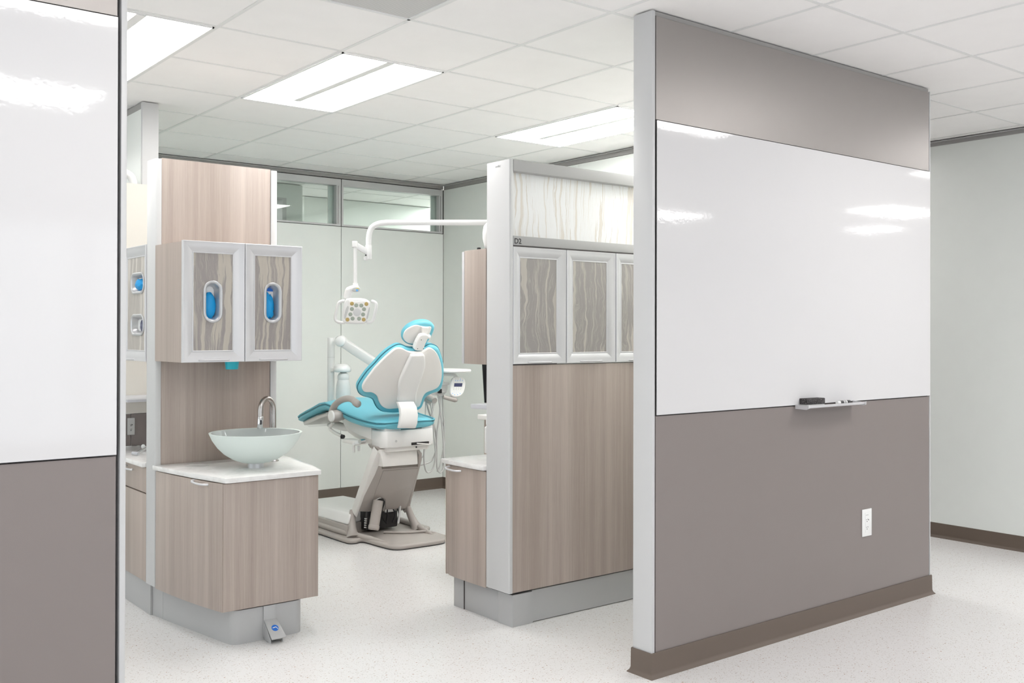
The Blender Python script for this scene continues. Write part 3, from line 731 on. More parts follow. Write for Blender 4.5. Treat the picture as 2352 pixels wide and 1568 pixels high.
glove_box(PL, .219, .402, .17, .11, 'carton behind the upper square dispenser beside the left wall edge', .4, 9, gl_dx=-.008, deep=.0225, label2='blue glove hanging from the upper square dispenser', oval=False)
glove_box(PL, .219, .186, .17, .11, 'carton with a dark opening behind the lower square dispenser', .3, 3, deep=.0225)
G().slab([tuple(v) for v in arc((0, 0), .030, 0, 360, 24)[:-1]], .002, lambda a, b, h: PL(.212+a, .182+b*1.0, -.0222+h), r=.0005).done('mask_roll', 'screen')
tag(bpy.data.objects['mask_roll'], 'dark navy opening in the carton of the lower square dispenser', 'mask box')
# metal instrument on the counter, arm above the cream panel
it = thing('instrument_holder', 'small metal instrument holder lying on the left counter', 'instrument', (1.8, 5.3, .767))
i0 = az(310, 1041, .780); i1 = az(336, 1029, .790)
G().tube([i0, i1], .007, 12).done('bar', 'chrome', it)
G().tube([i0+Vector((-.006, .02, 0)), i0+Vector((.012, -.02, 0))], .009, 12).done('grip', 'acryl', it)
G().tube([az(329, 1025, .79), az(336, 1022, .79)], .012, 12).done('clip', 'chrome', it)
aw = thing('light_arm', 'white curved lamp arm above the cream panel at left', 'lamp arm', (1.7, 6.2, 1.6))
q = [ay(270, 392, 5.94), ay(285, 396, 5.94), ay(297, 402, 5.94), ay(304, 412, 5.94), ay(307, 426, 5.94), ay(307, 470, 5.94)]
G().tube(cr(q, 6, False), .024, 16).done('tube', 'white', aw)
ls = Vector(q[-1]); G().tube([ls+Vector((0, 0, .0)), ls+Vector((0, 0, -1.15)), Vector((ls.x, ls.y, 0.0))], .024, 16).done('lower_pole', 'white', aw)
# ------------------------------------------------------------------ right partition unit (bay D2)
YD = 3.79
dp = thing('partition_unit', 'tall storage partition with D2 sign, silver end post and three framed doors', 'partition', (4.0, 3.9, 0))
XE = 5.15
G().prism([(2.967, 3.974), (2.967, YD+.004), (2.971, YD), (2.988, YD), (2.988, 3.98), (2.973, 3.98)], .168, 2.262).done('end_post', 'post', dp, bev=.0012)
G().box((2.989, YD-.002, 2.206), (XE, YD+.12, 2.262)).done('top_rail', 'rail', dp, bev=.001)
G().box((2.989, YD-.002, 1.848), (XE, YD+.10, 1.893)).done('sign_rail', 'rail', dp, bev=.001)
G().box((2.989, YD+.045, 1.893), (XE, YD+.055, 2.206)).done('resin_panel', 'resin_white', dp)
G().box((2.990, YD+.005, .168), (XE, YD+.025, 1.266)).done('laminate_panel', 'wood', dp, bev=.001)
G().box((2.992, YD+.0035, 1.267), (XE, YD+.02, 1.270)).box((2.992, YD, 1.843), (XE, YD+.02, 1.847)).done('shadow_line', 'gap', dp)
g = G()   # carcass behind the doors
g.box((2.990, YD+.028, 1.272), (XE, YD+.19, 1.284)); g.box((2.990, YD+.028, 1.832), (XE, YD+.19, 1.844)); g.box((2.990, YD+.178, 1.285), (XE, YD+.19, 1.831))
for x in (2.990, 3.324, 3.668, 4.01): g.box((x, YD+.028, 1.285), (x+.012, YD+.177, 1.831))
g.done('carcass', 'grey', dp)
g = G()
for x0, x1, zs in ((3.003, 3.323, (1.36,)), (3.337, 3.667, (1.36, 1.47, 1.58, 1.70)), (3.681, 4.009, (1.36, 1.47, 1.58, 1.70))):
    for z in zs: g.box((x0, YD+.03, z), (x1, YD+.17, z+.006))
sf = g.done('inner_shelf', 'rail', dp)
for x0, w in ((2.990, .3395), (3.3335, .3405), (3.678, .3405)):
    framed_door(frame_map((x0, YD+.020, 1.2725), (1, 0, 0), (0, -1, 0)), w, .569, dp, fw=.053, insert='resin_soft', handle=(.095, .243, .007))
G().box((4.022, YD+.002, 1.2725), (XE, YD+.02, 1.8415)).done('filler_panel', 'silver', dp)
G().box((2.992, YD+.03, .156), (XE, 3.97, .1675)).done('shadow_gap', 'gap', dp)
G().prism([(2.998, 3.802), (3.125, 3.802), (3.125, 3.815), (3.004, 3.815), (3.004, 3.917), (2.998, 3.917)], 0, .155).done('toe_corner', 'toe', dp)
G().box((3.125, 3.812, .004), (XE, 3.97, .157)).done('toe_kick', 'toe', dp)
G().box((3.002, 3.92, 0), (3.10, 4.205, .155)).done('toe_kick', 'toe', dp, bev=.001)
Pd = frame_map((2.9925, YD-.0022, 1.8495), (1, 0, 0), (0, -1, 0))
text('D2', .036, lambda a, b, h: Pd(a, b+.006, max(h, 0)), 'sign_text', 'ink', dp, .0006, .0008)
Pl = frame_map((2.9665, 3.905, 2.232), (0, -1, 0), (-1, 0, 0))
text('a-dec', .019, lambda a, b, h: Pl(a, b, max(h, 0)), 'maker_mark', 'logo', dp, .0003, 0, .3)
# base cabinet and counter on its bay side
rc = thing('base_cabinet', 'laminate base cabinet behind the silver end post of the D2 partition', 'cabinet', (3.2, 4.17, 0))
G().box((2.988, 3.982, .166), (3.75, 4.335, .738)).done('body', 'wood_b', rc)
G().box((2.979, 4.319, .163), (2.987, 4.335, .736)).done('edge_strip', 'wood_b', rc)
G().prism([(2.970, 3.984), (2.968, 4.10), (2.971, 4.25), (2.977, 4.315), (2.987, 4.315), (2.987, 3.984)], .160, .734).done('door', 'wood_b', rc, bev=.001)
G().prism([(2.976, 4.3365), (2.982, 4.352), (3.74, 4.352), (3.74, 4.3365)], .162, .736).done('side_panel', 'wood_b', rc)
G().box((3.0, 4.212, 0), (3.70, 4.30, .16)).done('toe_kick', 'toe', rc, bev=.001)
G().box((2.999, 4.2065, 0), (3.10, 4.2115, .158)).done('joint', 'gap', rc)
h0 = Vector((2.972, 4.30, .722))
G().tube(cr([h0+Vector((0, 0, .006)), h0+Vector((-.024, 0, .002)), h0+Vector((-.030, -.02, -.004)), h0+Vector((-.028, -.09, -.006)), h0+Vector((-.008, -.115, -.005))], 6, False), .005, 10).done('handle', 'silver', rc)
tag(G().prism([(2.952, 3.984), (2.950, 4.10), (2.954, 4.25), (2.964, 4.368), (3.78, 4.368), (3.78, 3.984)], .740, .763).done('countertop', 'quartz', bev=.003), 'white quartz countertop behind the silver end post of the D2 partition', 'countertop')
ru = thing('wall_cabinet', 'laminate wall cabinet on the bay side of the D2 end post', 'cabinet', (3.1, 4.08, 1.268))
G().prism([(2.968, 3.984), (2.968, 4.10), (2.975, 4.176), (3.50, 4.176), (3.50, 3.984)], 1.266, 1.842).done('body', 'wood_b', ru, bev=.001)
G().box((2.974, 4.178, 1.266), (3.50, 4.197, 1.838)).done('door', 'silver', ru, bev=.002)
# small things on top
tp = az(1099, 572, 1.842)
k = thing('black_knob', 'small black round knob on top of the wall cabinet by the D2 post', 'knob', (3.06, 4.06, 1.842))
kp = ax(1100, 571, 3.05)
G().lathe([(.006, 0), (.0075, .004), (.010, .008), (.010, .018), (.008, .020)], (kp.x, kp.y, 1.842), (0, 0, 1), 20).done('cap', 'black', k)
G().lathe([(.014, 0), (.014, .003), (.006, .0045)], (kp.x, kp.y, 1.842), (0, 0, 1), 20).done('flange', 'grey', k)
# ------------------------------------------------------------------ bay back equipment seen past the post
tr_ = ad(1081, 930, 5.3)
ms = thing('acrylic_tray', 'pale translucent tray on the console behind the D2 post', 'tray', tuple(tr_))
zt = tr_.z
G().hexa([(tr_.x, tr_.y, zt-.018), (tr_.x+.05, tr_.y-.30, zt-.018), (tr_.x+.5, tr_.y-.30, zt-.018), (tr_.x+.4, tr_.y+.02, zt-.018)], [(tr_.x, tr_.y, zt+.006), (tr_.x+.05, tr_.y-.30, zt+.006), (tr_.x+.5, tr_.y-.30, zt+.006), (tr_.x+.4, tr_.y+.02, zt+.006)]).done('tray_body', 'acryl', ms, bev=.002)
G().tube([(tr_.x+.33, tr_.y-.15, .763), (tr_.x+.33, tr_.y-.15, zt-.018)], .02, 14).done('stand', 'white', ms)
mo = thing('monitor', 'edge of a black flat monitor beyond the D2 post', 'monitor', tuple(ad(1118, 923, 5.45)))
m0, m1 = ad(1107.5, 832, 5.45), ad(1113, 925, 5.45); m2 = ad(1113.5, 832, 5.6)
far = Vector((.45, -.10, 0))
G().hexa([m1, m1+far, m1+far+Vector((.02, .03, 0)), m1+Vector((.012, .02, 0))], [m0, m0+far, m0+far+Vector((.02, .03, 0)), m0+Vector((.012, .02, 0))]).done('bezel', 'black', mo, bev=.002)
mt = m1+far*.5+Vector((.01, .015, 0)); G().tube([mt+Vector((0, 0, .02)), Vector((mt.x, mt.y, zt+.004))], .018, 12).done('stand', 'black', mo)
sc_ = thing('side_cabinet', 'laminate side cabinet with white top standing beyond the D2 counter', 'cabinet', (4.0, 4.8, 0))
G().box((3.70, 4.45, 0), (4.4, 4.98, .885)).done('body', 'wood_b', sc_)
G().box((3.67, 4.43, .887), (4.42, 5.01, .915)).done('top', 'warm', sc_, bev=.003)
bp2 = ad(1121, 975, 5.9)
bt = thing('spray_bottle', 'white bottle at the edge of the D2 post above its counter', 'bottle', (3.59, 4.72, .60))
bx_ = az(1122, 1040, .763)
G().lathe([(.02, 0), (.022, .005), (.022, .14), (.012, .15), (.012, .155), (.014, .156), (.014, .19), (.010, .195)], (bx_.x, bx_.y, .763), (0, 0, 1), 20).done('body', 'white', bt)
# ------------------------------------------------------------------ dental operating light
dl_ = thing('dental_light', 'white dental operating light on a long curved arm with lens grid', 'dental light', (3.28, 4.14, 1.842))
D = 5.3
pm = ad(1128, 511, D)
G().lathe([(.05, 0), (.05, .012), (.022, .02), (.022, pm.z-1.842+.03)], (pm.x, pm.y, 1.842), (0, 0, 1), 24).done('mounting_post', 'white', dl_)
G().lathe([(.010, -.085), (.022, -.080), (.026, -.06), (.033, -.03), (.034, .0), (.028, .035), (.015, .052), (.003, .056)], ad(1123, 535, D-.1), (0, 0, 1), 24).done('housing', 'white', dl_, smooth=60)
G().lathe([(.013, -.11), (.016, -.086)], ad(1120, 533, D-.11), (0, 0, 1), 16).done('dark_collar', 'dark', dl_)
pa = [ad(1128, 511, D), ad(1000, 511, D), ad(890, 511, D), ad(868, 514, D), ad(853, 524, D), ad(847.5, 541, D), ad(846.5, 560, D), ad(846.5, 590, D)]
G().tube([pa[0], pa[1], pa[2]]+cr(pa[2:7], 5, False)[1:]+[pa[7]], .0148, 18).done('long_arm', 'white', dl_)
G().tube([ad(846.5, 563, D), ad(846.5, 595, D)], .0165, 18).done('swivel_collar', 'white', dl_, bev=.001)
def bar(p, q, w, h, name, mat, parent, bev=.003):
    p, q = Vector(p), Vector(q); t_ = (q-p).normalized(); a = t_.cross(Vector((0, 0, 1))).normalized()*w; b = a.cross(t_).normalized()*h
    return G().hexa([p-a-b, p+a-b, p+a+b, p-a+b], [q-a-b, q+a-b, q+a+b, q-a+b]).done(name, mat, parent, bev=bev)
bar(ad(846, 580, D), ad(817, 563, D-.02), .012, .015, 'spring_arm', 'white', dl_)
G().slab([(-.013, -.016), (.013, -.016), (.013, .016), (-.013, .016)], .03, lambda a, b, h: ad(815, 561, D-.03)+R_*a+U_*b-W_*(h-.015), r=.006).done('elbow_cap', 'white', dl_)
G().lathe([(.013, 0), (.013, .02)], ad(841, 598, D), (0, 0, 1), 16).done('cable_boss', 'white', dl_, bev=.002)
G().lathe([(.004, 0), (.004, .006)], ad(840.5, 586, D-.016), -W_, 12).done('dark_plug', 'black', dl_)
G().tube([ad(816, 565, D-.03), ad(816, 655, D-.03)], .0092, 16).done('drop_tube', 'white', dl_)
G().tube([ad(816.5, 650, D-.03), ad(816.5, 660, D-.03)], .0135, 16).done('tube_collar', 'white', dl_, bev=.001)
def D6(a, b, h=0, d=D-.05): return ad(720+a*.19558, 480+b*.19558, d)-W_*h
g = G().tube(cr([D6(530, 920), D6(470, 935), D6(420, 955), D6(405, 1000), D6(395, 1050)], 6, False), [.014, .016, .018, .019, .019, .019, .019, .019, .019, .019, .019, .019, .02, .02, .02, .02, .02, .02, .02, .02, .02, .02, .02, .02, .02], 14, sx=1.0)
g.done('yoke', 'white', dl_)

def px2(pts, d, f=lambda a, b: (720+a*.19558, 480+b*.19558)):
    return [((f(a, b)[0]-1176)/F*d, (CY-f(a, b)[1])/F*d) for a, b in pts]
def facing(d): return lambda a, b, h: Vector((0, 0, HC))+W_*d+R_*a+U_*b-W_*h
def fslab(pts, d, th, r, n=4, sm=True):
    P = px2(pts, d); P = [(v.x, v.y) for v in cr(P, n)] if sm else P
    return G().slab(P, th, facing(d), r=r)
fslab([(470, 925), (510, 912), (545, 920), (552, 945), (540, 968), (500, 975), (462, 962)], D-.045, .03, .007).done('sensor_pod', 'grey', dl_)
fslab([(500, 940), (524, 940), (524, 966), (500, 966)], D-.0752, .001, .0003, sm=False).done('blue_label', 'skyblue', dl_)
fslab([(504, 927), (532, 927), (532, 936), (504, 936)], D-.0752, .001, .0003, sm=False).done('yellow_label', 'yellow', dl_)
hd_ = fslab([(420, 1050), (520, 1046), (600, 1052), (650, 1075), (674, 1110), (668, 1180), (645, 1290), (618, 1335), (560, 1348), (480, 1350), (400, 1343), (362, 1325), (356, 1280), (362, 1180), (375, 1100), (392, 1065)], D-.03, .05, .014).done('lamp_head', 'white', dl_)
fslab([(432, 1076), (520, 1082), (620, 1080), (655, 1096), (662, 1130), (640, 1240), (618, 1318), (590, 1334), (490, 1337), (390, 1326), (372, 1300), (385, 1230), (404, 1120), (415, 1085)], D-.079, .006, .003).done('lens_plate', 'warm', hd_)
fslab([(400, 1140), (418, 1150), (402, 1215), (372, 1290), (362, 1260), (380, 1180)], D-.081, .006, .002).done('side_trim', 'grey', hd_)
fslab([(655, 1155), (664, 1160), (650, 1240), (632, 1290), (622, 1270), (640, 1200)], D-.081, .006, .002).done('side_trim', 'grey', hd_)
def disc(a, b, r, d, th, name, mat):
    c = px2([(a, b)], d)[0]; fn = facing(d)
    G().lathe([(r, 0), (r, th*.6), (r*.8, th), (r*.3, th*1.15)], fn(c[0], c[1], 0), -W_, 24).done(name, mat, hd_)
for a, b in ((452, 1110), (622, 1115), (400, 1297), (590, 1297)): disc(a, b, .0102, D-.0845, .0025, 'amber_lens', 'amber')
for a, b in ((503, 1130), (562, 1132), (452, 1173), (594, 1175), (434, 1236), (583, 1237), (460, 1285), (536, 1287)): disc(a, b, .0105, D-.0845, .0025, 'lens', 'lens')
disc(512, 1212, .0205, D-.0845, .004, 'centre_cover', 'lensc')
for nm, pts in (('left', [(370, 1078), (330, 1082), (300, 1100), (284, 1135), (272, 1190), (258, 1260), (262, 1300), (285, 1322), (325, 1332), (370, 1330)]), ('right', [(682, 1082), (712, 1090), (733, 1110), (737, 1145), (722, 1220), (705, 1285), (690, 1312), (665, 1326), (625, 1330)])):
    q = px2(pts, D-.06); fn = facing(D-.06)
    G().tube(cr([fn(a, b, 0) for a, b in q], 5, False), .0085, 12, sx=1.3).done('handle', 'white', dl_)

# ------------------------------------------------------------------ dental chair
XC = 3.61
ch = thing('dental_chair', 'teal and white dental chair seen from behind, raised on its grey base', 'dental chair', (3.63, 6.1, 0))
def C4(a, b): return 660+a*.19134, 700+b*.19134
def C5(a, b): return 660+a*.22317, 950+b*.22317
class Plane:
    """sloping plane through p, containing the x axis and direction d"""
    def __init__(s, p, d, k=0):
        s.p = Vector(p); s.e = Vector(d).normalized(); s.n = Vector((1, 0, 0)).cross(s.e).normalized()
        if s.n.y > 0: s.n = -s.n               # n points back to the camera side
        s.k = k
    def px(s, pts, f):
        out = []
        for a, b in pts:
            q = ap(*f(a, b), s.p, s.n)
            for _ in range(6):                 # follow the curved surface
                dep = -s.k*(q.x-s.p.x)**2
                q = ap(*f(a, b), s.p+s.n*dep, s.n)
            out.append((q.x-s.p.x, (q-s.p).dot(s.e)))
        return out
    def at(s, a, b, h=0): return s.p+Vector((1, 0, 0))*a+s.e*b+s.n*(h-s.k*a*a)
BKP = Plane((XC, 5.72, .96), (0, -.447, .894), .35)
shell_px = [(1390, 528), (1340, 520), (1290, 535), (1220, 592), (1140, 668), (1060, 752), (990, 842), (930, 925), (906, 985), (916, 1035), (950, 1050), (1010, 1052), (1060, 1078), (1090, 1112), (1105, 1160), (1130, 1208), (1170, 1238), (1220, 1252), (1300, 1247), (1400, 1243), (1480, 1242), (1540, 1238), (1590, 1218), (1612, 1160), (1632, 1105), (1670, 1055), (1750, 1025), (1810, 990), (1844, 930), (1857, 860), (1857, 780), (1841, 690), (1806, 595), (1760, 540), (1710, 520), (1670, 538), (1630, 560), (1560, 568), (1480, 565), (1430, 550)]
sh2 = [(v.x, v.y) for v in cr(BKP.px(shell_px, C4), 3)]
shl = G().slab(sh2, .020, lambda a, b, h: BKP.at(a, b, h-.020), r=.006).done('back_shell', 'warm', ch, smooth=60)
cush_px = [(1345, 475), (1290, 490), (1210, 540), (1130, 610), (1050, 700), (960, 795), (890, 892), (850, 962), (848, 1020), (872, 1062), (920, 1090), (985, 1105), (1030, 1130), (1055, 1188), (1092, 1240), (1150, 1273), (1250, 1282), (1350, 1278), (1450, 1272), (1545, 1252), (1600, 1212), (1626, 1150), (1652, 1092), (1720, 1052), (1790, 1030), (1835, 982), (1858, 900), (1866, 800), (1860, 690), (1836, 592), (1802, 512), (1752, 480), (1700, 475), (1650, 503), (1590, 520), (1500, 520), (1430, 507), (1390, 487)]
CUP = Plane(tuple(BKP.p-BKP.n*.050), (0, -.447, .894), .35)
cu2 = [(v.x, v.y) for v in cr(CUP.px(cush_px, C4), 3)]
cu = G().slab(cu2, .075, lambda a, b, h: CUP.at(a, b, h-.047), r=.024, seg=6).done('backrest_cushion', 'teal', ch, smooth=70)
# piping round the cushion
pipe = [CUP.at(a, b, -.002) for a, b in cu2]; cc = sum(pipe, Vector())/len(pipe)
pipe = [cc+(p-cc)*1.004 for p in pipe]
G().tube(pipe+[pipe[0]], .0045, 8).done('piping', 'seam', cu)
spine = [(1480, 582), (1550, 576), (1620, 576), (1638, 640), (1635, 740), (1600, 850), (1560, 960), (1532, 1060), (1525, 1162), (1450, 1164), (1385, 1160), (1315, 1145), (1320, 1060), (1320, 980), (1332, 900), (1370, 800), (1420, 690), (1455, 620)]
SPP = Plane(tuple(BKP.p), (0, -.447, .894), .0)
G().slab([(v.x, v.y) for v in cr(SPP.px(spine, C4), 3)], .034, lambda a, b, h: SPP.at(a, b, h-.006), r=.014, seg=5).done('spine_cover', 'white', ch, smooth=60)
# neck strap joining back to seat housing
NP = Plane((XC, 5.640, .86), (0, .03, 1))
neck = NP.px([(1330, 1165), (1345, 1240), (1350, 1320), (1338, 1420), (1332, 1480)], C4); neckr = NP.px([(1520, 1160), (1545, 1230), (1552, 1320), (1546, 1420), (1532, 1482)], C4)
bulge = [.0, .014, .02, .018, .01]
G().rings([[NP.at(a[0], a[1], bu), NP.at(b[0], b[1], bu), NP.at(b[0], b[1], bu-.03), NP.at(a[0], a[1], bu-.03)] for a, b, bu in zip(neck, neckr, bulge)]).done('back_bracket', 'white', ch, bev=.005, smooth=50)
# headrest
HP = Plane((XC, 5.56, 1.41), (0, -.42, .90), 1.2)
hr_px = [(1560, 190), (1640, 180), (1715, 198), (1752, 240), (1745, 295), (1712, 370), (1668, 435), (1620, 468), (1550, 478), (1480, 472), (1425, 455), (1388, 420), (1375, 365), (1390, 305), (1440, 248), (1500, 212)]
HC2 = Plane(tuple(HP.p-HP.n*.028), (0, -.42, .90), 1.2)
h2 = [(v.x, v.y) for v in cr(HC2.px(hr_px, C4), 3)]
G().slab(h2, .058, lambda a, b, h: HC2.at(a, b, h-.032), r=.022, seg=6).done('headrest_cushion', 'teal', ch, smooth=70)
hb_px = [(1550, 243), (1600, 252), (1660, 262), (1727, 264), (1718, 320), (1693, 378), (1642, 436), (1560, 466), (1488, 467), (1430, 448), (1397, 405), (1398, 352), (1428, 300), (1488, 262)]
G().slab([(v.x, v.y) for v in cr(HP.px(hb_px, C4), 3)], .012, lambda a, b, h: HP.at(a, b, h-.010), r=.004).done('headrest_shell', 'warm', ch, smooth=60)
AP = Plane((XC, 5.545, 1.37), (0, -.40, .90))
arm_px = [(1590, 345), (1630, 340), (1668, 350), (1675, 380), (1640, 450), (1612, 528), (1580, 535), (1540, 533), (1508, 518), (1520, 462), (1562, 378)]
ha_ = G().slab([(v.x, v.y) for v in cr(AP.px(arm_px, C4), 2)], .035, lambda a, b, h: AP.at(a, b, h-.012), r=.007).done('headrest_bracket', 'white', ch, smooth=50)
k1 = AP.px([(1690, 378)], C4)[0]; k2 = AP.px([(1540, 450)], C4)[0]
G().lathe([(.012, 0), (.015, .004), (.015, .02), (.010, .024)], AP.at(k1[0]-.012, k1[1], .005), (1, 0, 0), 18).done('release_knob', 'white', ha_)
G().lathe([(.014, 0), (.016, .004), (.012, .008)], AP.at(k2[0]-.002, k2[1], .005), (-1, 0, 0), 18).done('pivot_cap', 'white', ha_)
for a, b in ((1587, 402), (1543, 508), (1612, 508)):
    q = AP.px([(a, b)], C4)[0]; G().lathe([(.003, 0), (.003, .0012)], AP.at(q[0], q[1], .023), AP.n, 10).done('screw', 'ink', ha_)
st = AP.px([(1560, 520), (1600, 520), (1600, 580), (1545, 580)], C4)
G().slab(st, .012, lambda a, b, h: AP.at(a, b, h-.028), r=.002).done('headrest_bar', 'chrome', ch)
sl = HP.px([(1600, 255), (1680, 258), (1650, 350), (1600, 350)], C4)
G().slab(sl, .02, lambda a, b, h: HP.at(a, b, h+.001), r=.004).done('slider_plate', 'warm', ch)
# seat cushion lofted front to back
prof = [(5.688, .842, .13, .045), (5.70, .848, .19, .068), (5.74, .853, .228, .080), (5.82, .862, .244, .090), (5.95, .876, .252, .100), (6.08, .895, .256, .106), (6.20, .918, .258, .104), (6.32, .942, .258, .098), (6.41, .950, .256, .092), (6.50, .936, .250, .088), (6.62, .900, .240, .084), (6.76, .860, .230, .080), (6.88, .826, .215, .076), (6.96, .803, .192, .066), (7.0, .785, .15, .040)]
PR = [tuple(v) for v in cr([Vector(p) if len(p) == 3 else Vector(p) for p in prof], 3, False)] if False else []
def lerp_prof(k=3):
    out = []
    for i in range(len(prof)-1):
        for j in range(k):
            t = j/k; out.append(tuple(prof[i][q]*(1-t)+prof[i+1][q]*t for q in range(4)))
    return out+[prof[-1]]
def sect(y, z, hw, t, n=36, top=1.0):
    r = []
    for k in range(n):
        a = 2*math.pi*k/n; c, s_ = math.cos(a), math.sin(a)
        ex = .5
        X = abs(c)**ex*(1 if c > 0 else -1)*hw; Z = abs(s_)**.75*(1 if s_ > 0 else -1)*t/2
        crown = -.012*(X/hw)**2 if s_ > 0 else 0
        r.append((XC+X, y, z-t/2+Z+crown))
    return r
sc2 = G().rings([sect(*p) for p in lerp_prof()]).done('seat_cushion', 'teal', ch, smooth=70)
LPF = lerp_prof()
def seam_loop(dz, off, rad, nm, mt):
    L = [Vector((XC-p[2]-off, p[0], p[1]-p[3]*dz)) for p in reversed(LPF)]
    Rr = [Vector((XC+p[2]+off, p[0], p[1]-p[3]*dz)) for p in LPF]
    mid = [Vector((XC+x, LPF[0][0]-.003, LPF[0][1]-LPF[0][3]*dz)) for x in (-.07, 0, .07)]
    G().tube(L+mid+Rr, rad, 8).done(nm, mt, sc2)
seam_loop(.30, .001, .0055, 'piping', 'teal')
seam_loop(.42, .0005, .0032, 'seam_shadow', 'seam')
# clear foot cover and foot board under the toe end
fb = [(6.45, .846, .225), (6.62, .812, .215), (6.76, .776, .205), (6.88, .746, .19), (6.94, .735, .16)]
G().rings([[(XC-w, y, z+.004), (XC+w, y, z+.004), (XC+w*.96, y, z-.018), (XC-w*.96, y, z-.018)] for y, z, w in fb]).done('foot_board', 'warm', ch, bev=.004)
G().rings([[(XC-w, y, z+.014), (XC-w-.006, y, z+.0), (XC-w*.7, y, z-.034), (XC+w*.7, y, z-.034), (XC+w+.006, y, z), (XC+w, y, z+.014)] for y, z, w in fb], False, False).done('clear_foot_cover', 'bottle', ch, smooth=60)
# under body and rear housing
ub = [(6.46, .872, .825, .10), (6.38, .868, .775, .15), (6.27, .850, .715, .175), (6.16, .835, .690, .185), (6.02, .815, .668, .19), (5.87, .795, .655, .195)]
def ubs(y, zt, zb, hw):
    zt = zt-.012
    return [(XC-hw, y, zt), (XC+hw, y, zt), (XC+hw*1.0, y, zb+.05), (XC+hw*.82, y, zb), (XC-hw*.82, y, zb), (XC-hw, y, zb+.05)]
G().rings([ubs(*p) for p in ub]).done('under_body', 'warm', ch, bev=.006, smooth=60)
hs = thing if 0 else None
g = G(); g.prism([(XC-.195, 5.865), (XC-.195, 5.74), (XC-.17, 5.705), (XC+.19, 5.705), (XC+.215, 5.74), (XC+.215, 5.865)], .655, .772)
ho = g.done('rear_housing', 'white', ch, bev=.010, smooth=50)
G().prism([(XC-.165, 5.86), (XC-.165, 5.742), (XC-.14, 5.72), (XC+.16, 5.72), (XC+.185, 5.742), (XC+.185, 5.86)], .628, .662).done('lower_lip', 'warm', ho, bev=.006)
for x0, x1 in ((XC-.178, XC-.055), (XC+.105, XC+.200)):
    G().box((x0, 5.712, .755), (x1, 5.83, .792)).done('hinge_cover', 'white', ho, bev=.009)
G().box((XC+.02, 5.703, .665), (XC+.16, 5.708, .683)).done('cable_slot', 'dark', ho)
G().tube([(XC+.06, 5.70, .675), (XC+.12, 5.695, .668), (XC+.17, 5.70, .661)], .004, 8).done('cable', 'warm', ho)
G().lathe([(.006, 0), (.006, .001)], (XC+.068, 5.7185, .648), (0, -1, 0), 12).done('screw', 'black', ho)
G().lathe([(.008, 0), (.008, .0015)], (XC-.10, 5.7045, .70), (0, -1, 0), 16).done('badge', 'lensc', ho)
# valve block hanging under the left side
vb = thing if 0 else None
v0 = ax(*C5(590, 255), 3.36); v1 = ax(*C5(740, 320), 3.36)
vg = G().box((3.34, v0.y, v1.z), (3.42, v1.y, v0.z)).done('valve_block', 'warm', ch, bev=.005)
for a, b, r, l in ((715, 305, .013, .03), (765, 283, .016, .02)):
    q = ax(*C5(a, b), 3.335); G().tube([q+Vector((-l, -.01, 0)), q+Vector((.02, 0, 0))], r, 16).done('valve_port', 'chrome' if a > 750 else 'white', vg)
for a, b, L in ((685, 330, .045), (735, 330, .035)):
    q = ax(*C5(a, b), 3.36); G().tube([q, q-Vector((0, 0, L))], [.010, .008], 12).done('hose_barb', 'white', vg)
q = ax(*C5(575, 215), 3.37); G().lathe([(.012, 0), (.018, .012), (.012, .03)], q, (-.3, 0, -1), 14).done('black_cap', 'black', vg)
G().tube(cr([ax(*C5(470, 90), 3.42), ax(*C5(440, 150), 3.42), ax(*C5(500, 200), 3.42), ax(*C5(570, 230), 3.4)], 5, False), .012, 10).done('hose_bend', 'warm', vg)
# armrest, pivot and disc
apx = [(575, 1370), (545, 1330), (545, 1270), (572, 1205), (625, 1155), (690, 1128), (755, 1125), (800, 1150), (830, 1180), (862, 1195)]
apts = cr([ax(*C4(a, b), 3.31)+Vector((.0, 0, 0)) for a, b in apx], 4, False)
n = len(apts); rr = [.034-.012*min(1, i/(n*.35)) + (.003 if i > n*.8 else 0) for i in range(n)]; rr[-1] = .012; rr[-2] = .020; rr[0] = .025
am = G().tube(apts, rr, 16).done('armrest', 'plast', ch, smooth=70)
pc_ = ax(*C4(560, 1335), 3.30)
G().lathe([(.040, 0), (.042, .01), (.042, .055), (.034, .075), (.03, .10)], pc_+Vector((-.03, 0, 0)), (1, 0, 0), 32).done('pivot_hub', 'plast', am, smooth=50)
dc = ax(*C4(521, 1335), 3.265)
G().lathe([(.020, -.004), (.036, -.002), (.039, .004), (.039, .010)], dc, (1, 0, 0), 32).done('pivot_disc', 'white', am)
ap2 = cr([Vector((3.91, p.y, p.z)) for p in [apts[0], apts[8], apts[16], apts[24], apts[-1]]], 4, False)
G().tube(ap2, .022, 14).done('armrest', 'plast', ch, smooth=70)
G().tube([(3.86, pc_.y, pc_.z), (3.93, pc_.y, pc_.z)], .036, 20).done('pivot_hub', 'plast', ch)
